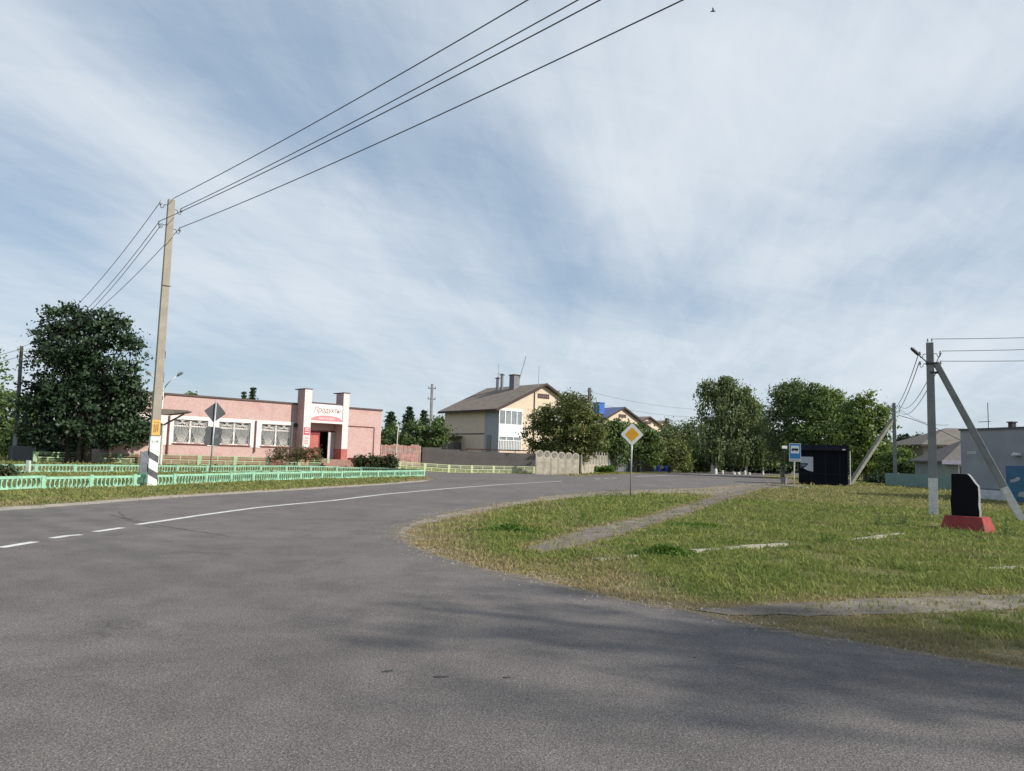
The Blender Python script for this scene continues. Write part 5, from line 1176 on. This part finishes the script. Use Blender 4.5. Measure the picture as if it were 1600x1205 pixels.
mb = MB(); mb.box(-.02, -.002, 2.605, 11.0, 0, 7.25); tag(mb.build('side_render', mat('shade_lifted_taupe', (.68, .56, .43), .9, .05, 2), house), 'taupe rendered side wall, coloured paler to lift its shade')  # taupe made paler so the shaded side looks more lit
mb = MB(); mb.box(-.06, -.022, 2.62, 11.02, 4.18, 4.3); mb.build('string_course', m_br, house)
mb = MB(); mb.tube([(5.45, -.09, 0), (5.45, -.09, 9.6)], .055, 6); mb.build('drainpipe', m_vent, house)
for k, x in enumerate((8.4, 11.4)):
    for z in (2.5, 5.4): mb = MB(); mb.box(x, x+1.5, -.03, -.003, z, z+1.4); f_ = mb.build('window', m_wpvc, house); mb = MB(); mb.box(x+.1, x+.7, -.035, -.0305, z+.1, z+1.3); mb.box(x+.8, x+1.4, -.035, -.0305, z+.1, z+1.3); mb.build('pane', M_glass, f_)
# annex
an = at(688, 700, 96)[:2]; an1 = at(716, 700, 94)[:2]; sh = thing('garden_shed', 'small grey lean to porch with one window at the left foot of the cream house', 'shed', (an[0], an[1], 0), math.atan2(*(an1-an)[::-1]))
mb = MB(); mb.box(.4, 2.3, 0, 2, 0, 3.2); mb.build('wall', m_gb, sh); mb = MB(); mb.prism([(-.2, 3.45), (2.5, 3.85), (2.5, 4.0), (-.2, 3.6)], 2.6, 0, Matrix.Translation((0, -.3, 0))); mb.build('roof', m_slate, sh)
mb = MB(); mb.box(.55, 1.3, -.04, -.003, 2.0, 3.15); w_ = mb.build('window', M_steel, sh); mb = MB(); mb.box(.62, 1.23, -.05, -.041, 2.07, 3.08); mb.build('pane', M_glass, w_)
a_, b_ = at(728, 703, 86), at(831, 705, 86); mb = MB(); mb.box(0, b_[0]-a_[0], -.04, .04, 2.25, 2.36)
for k in range(5): x = k*(b_[0]-a_[0]-.08)/4; mb.box(x, x+.08, -.035, .035, 0, 2.249)
tag(mb.build('garden_rail', m_vent, None, (a_[0], a_[1], 0)), 'dark red rail on posts above the grey brown fence before the cream house', 'rail')
# houses in the row behind
def row_corner(px, D): r_ = at(px, 700, D)[:2]; return (r_[0]-7*.77, r_[1]-7*.64)
two_storey('house', 'cream house with blue metal roof and blue chimney showing above the trees', row_corner(972, 132), ha, m_bluer, [(3.5, 2.2, 1.3, 11.2, m_bl)], 0)
two_storey('house', 'cream house with grey roof half hidden between the blue roofed one and the farthest', row_corner(1012, 152), ha, m_slate, [(2.0, 5, 1.4, 11.6, m_chg)], 0, RZ=10.2)
two_storey('house', 'farthest cream gabled house in the row, left of the grey green tree', row_corner(1036, 172), ha, m_slate, [(9.5, 1, .6, 11.2, m_br)], 0)
g_ = at(1020, 734, 113); cont = thing('blue_container', 'bright blue metal container at the end of the blue grey sheet fence', 'container', (g_[0], g_[1], 0), .15)
m_bc = mat('container_blue', (.03, .07, .34), .5, .1, 2); mb = MB(); mb.box(0, 1.35, 0, 2.0, .1, 2.0); mb.box(1.9, 3.1, 0, 2.0, .1, 1.7); mb.box(1.351, 1.899, .3, 2.0, .1, 1.0); mb.build('body', m_bc, cont)
mb = MB(); mb.box(1.1, 1.7, -.05, -.003, .55, .9); mb.build('label_plate', m_lgrey, cont); mb = MB(); mb.box(1.36, 1.89, .25, .298, 1.0, 1.7); mb.build('hatch', M_black, cont)

# right hand side: grey building and houses behind it
bA = np.array([24.35, 41.6]); bdir = np.array([.235, -.972]); ba = math.atan2(bdir[1], bdir[0])
gb = thing('grey_building', 'grey rendered flat roofed building with blue door at the right edge', 'building', (bA[0], bA[1], 0), ba)
m_gr1 = mat('grey_render', (.27, .28, .31), .85, .12, .7, fine=.03); mb = MB(); wall_open(mb, 0, 9, .55, 3.62, .3, []); mb.box(0, 9, .3, 9, .55, 3.6); mb.build('wall', m_gr1, gb)
mb = MB(); mb.box(-.03, 9, -.05, 9, -.1, .53); mb.build('plinth', mat('pale_plinth', (.52, .53, .55), .8, .12, 3), gb); mb = MB(); mb.box(-.05, 9, -.08, 9.05, 3.622, 3.72); mb.box(-.035, 9, -.06, -.003, .535, .58); mb.build('coping', mat('dark_grey_trim', (.09, .10, .12), .7), gb)
mb = MB(); mb.box(2.25, 2.5, .8, 1.05, 3.722, 4.0); mb.box(2.2, 2.55, .75, 1.1, 4.002, 4.06); mb.build('vent', M_dark, gb)
mb = MB(); mb.box(.45, 1.0, -.02, -.003, 2.38, 2.50); mb.build('small_plate', m_rim, gb); mb = MB()
for k in range(6): mb.box(.48+.085*k, .53+.085*k, -.024, -.0205, 2.41, 2.47)
mb.build('plate_print', M_conc2, gb)
mb = MB(); mb.box(2.85, 4.4, -.06, -.003, -.0, 1.78); dr = mb.build('blue_door', mat('door_blue', (.035, .10, .24), .4, .1, 2), gb); mb = MB(); mb.box(2.95, 4.3, -.07, -.061, .1, 1.66); mb.build('door_panel', mat('door_teal_blue', (.03, .13, .22), .35, .15, 3), dr)
mb = MB(); mb.prism([(3.1, .95), (3.35, .98), (3.62, 1.08), (3.7, 1.2), (3.5, 1.24), (3.3, 1.12), (3.12, 1.1)], .004, 0, Matrix.Translation((0, -.075, 0))); mb.prism([(3.5, .3), (3.9, .25), (3.9, .55), (3.6, .5)], .004, 0, Matrix.Translation((0, -.075, 0))); mb.build('white_motif', m_lgrey, dr)
mb = MB(); mb.prism([(3.35, 2.3), (3.75, 2.3), (3.7, 2.38), (3.5, 2.45)], .25, 0, Matrix.Translation((0, -.26, 0))); mb.build('wall_lamp', m_rim, gb)
mb = MB(); mb.tube([(.35, 1.5, 3.7), (.35, 1.5, 5.2)], .02, 5); mb.box(-.3, .5, 1.49, 1.51, 4.15, 4.18); mb.build('antenna', M_dark, gb)
def hip_house(name, label, px0, px1, D, ridge_px0, ridge_y, eave_y, wallm, roofm, dep, extra=None, rz=0.0):
    a_ = at(px0, eave_y, D); b_ = at(px1, eave_y, D); rg = at(ridge_px0, ridge_y, D+dep/2); root = thing(name, label, 'house', (a_[0], a_[1], 0), rz); L = b_[0]-a_[0]; ez = a_[2]; rzz = rg[2]; rx = rg[0]-a_[0]
    mb = MB(); mb.box(.3, L, .3, dep, 0, ez); w_ = mb.build('wall', wallm, root)
    mb = MB(); V_ = [(-.15, -.15, ez), (L, -.15, ez), (L, dep+.15, ez), (-.15, dep+.15, ez), (rx, dep/2, rzz), (L, dep/2, rzz)]; V2 = [(x, y, z-.12) for x, y, z in V_[:4]]; b0 = len(mb.v); mb.v += V_+V2
    for f in ((0, 1, 5, 4), (0, 4, 3), (3, 4, 5, 2), (1, 2, 5), (0, 6, 7, 1), (3, 9, 6, 0), (2, 8, 9, 3), (1, 7, 8, 2), (6, 9, 8, 7)): mb.f.append(tuple(b0+i for i in f)); mb.m.append(0)
    mb.build('roof', roofm, root)
    mb = MB(); mb.box(-.2, L, -.21, -.155, ez-.2, ez+.02); mb.build('fascia', m_br, root); return root, L, ez
hr, L_, e_ = hip_house('house', 'grey beige house with brown hipped roof behind the near grey pole', 1440, 1560, 80, 1478, 669, 694.5, mat('beige_grey_render', (.30, .27, .24), .9, .08, 2), mat('brown_shingle', (.155, .14, .125), .9, .12, 1.5), 8)
hr, L_, e_ = hip_house('house', 'low greenish house with brown roof touching the grey building', 1474, 1540, 63, 1508, 686, 720, mat('grey_green_render', (.23, .26, .24), .9, .08, 2), mat('brown_shingle2', (.13, .12, .115), .9, .12, 1.5), 5)
mb = MB(); x_ = at(1500, 720, 63)[0]-hr.location[0]; mb.box(x_, x_+.5, .25, .298, .9, 1.9); f_ = mb.build('window', m_wpvc, hr); mb = MB(); mb.box(x_+.08, x_+.42, .24, .249, .98, 1.82); mb.build('pane', M_glass, f_)
mb = MB(); mb.box(-.25, L_, -.26, -.212, e_-.28, e_+.03); mb.build('gutter', mat('lavender_gutter', (.25, .25, .33), .6), hr)
hip_house('house', 'dark slate roofed house farther back between the far round trees and the grey pole', 1412, 1470, 112, 1452, 687, 711, mat('grey_gable', (.25, .26, .27), .9, .08, 2), mat('slate_dark', (.075, .085, .10), .8, .12, 1.5), 10)

# ---------------------------------------------------------------- monument
MP = G(1512, 829); mon = thing('stone_monument', 'rough edged black stone slab on a sloped red base', 'monument', (MP[0], MP[1], 0), math.radians(-48))
m_gran = mat('black_granite', (.003, .0035, .006), .5, .3, 4, spec=.12); m_ge = mat('split_granite_edge', (.22, .23, .25), .85, .2, 12, bump=.6)
m_rb = mat('red_base_paint', (.27, .04, .036), .75, .2, 4, fine=.15, col2=(.19, .05, .045), c2amt=(.5, .7))
hw, hd, tw, td, hz = .53, .42, .42, .30, .36
mb = MB(); P = [(-hw, -hd, -.05), (hw, -hd, -.05), (hw, hd, -.05), (-hw, hd, -.05), (-tw, -td, hz), (tw, -td, hz), (tw, td, hz), (-tw, td, hz)]; mb.v = P
mb.f = [(3, 2, 1, 0), (4, 5, 6, 7), (0, 1, 5, 4), (1, 2, 6, 5), (2, 3, 7, 6), (3, 0, 4, 7)]; mb.m = [0]*6; mb.build('base', m_rb, mon, bevel=.012)
ol = [(-.315, hz), (-.325, hz+.2), (-.335, hz+.42), (-.315, hz+.5), (-.305, hz+.75), (-.30, hz+1.05), (-.1, hz+1.06), (.07, hz+1.05), (.12, hz+1.0), (.17, hz+.93), (.24, hz+.82), (.30, hz+.75), (.31, hz+.5), (.30, hz+.3), (.32, hz+.1), (.315, hz)]
mb = MB(); mb.prism(ol, .15, 0, Matrix.Translation((0, -.14, 0))); st = mb.build('stone', m_ge, mon)
mb = MB(); mb.prism([(x*.985, hz+(z-hz)*.985+.004) for x, z in ol], .006, 0, Matrix.Translation((0, -.1465, 0))); mb.build('polished_face', m_gran, st)

# whitewashed stones at the far bend
for i, (px, py, w_, h_) in enumerate(((1118, 741, .26, .75), (1129, 741, .16, .55), (1147, 741.5, .22, .3), (1154, 741.5, .26, .32), (1164, 742, .18, .6), (1171, 742, .16, .34))):
    g_ = G(px, py); mb = MB(); mb.tube([(0, 0, 0), (0, 0, h_*.8), (0, 0, h_)], [w_, w_*.9, w_*.5], 8)
    tag(mb.build('whitewashed_stump', M_lime, None, g_), ['first', 'second', 'third', 'fourth', 'fifth', 'last'][i]+' from the left of the whitewashed stumps beneath the birches', 'stump', 'whitewashed stumps at the far bend')
# bird
bp = at(1114, 18, 45); mb = MB(); mb.tube([(-.16, 0, 0), (-.08, 0, .01), (.04, 0, .015), (.12, 0, .02), (.16, 0, .015)], [.01, .035, .045, .03, .008], 8)
mb.quadf([(.06, .03, .02), (-.05, .03, .02), (-.12, .28, .1), (-.02, .2, .09)]); mb.quadf([(.06, -.03, .02), (-.05, -.03, .02), (-.12, -.28, .1), (-.02, -.2, .09)])
tag(mb.build('bird', M_black, None, bp, smooth=False), 'tiny dark bird flying high right of the overhead wires', 'bird')
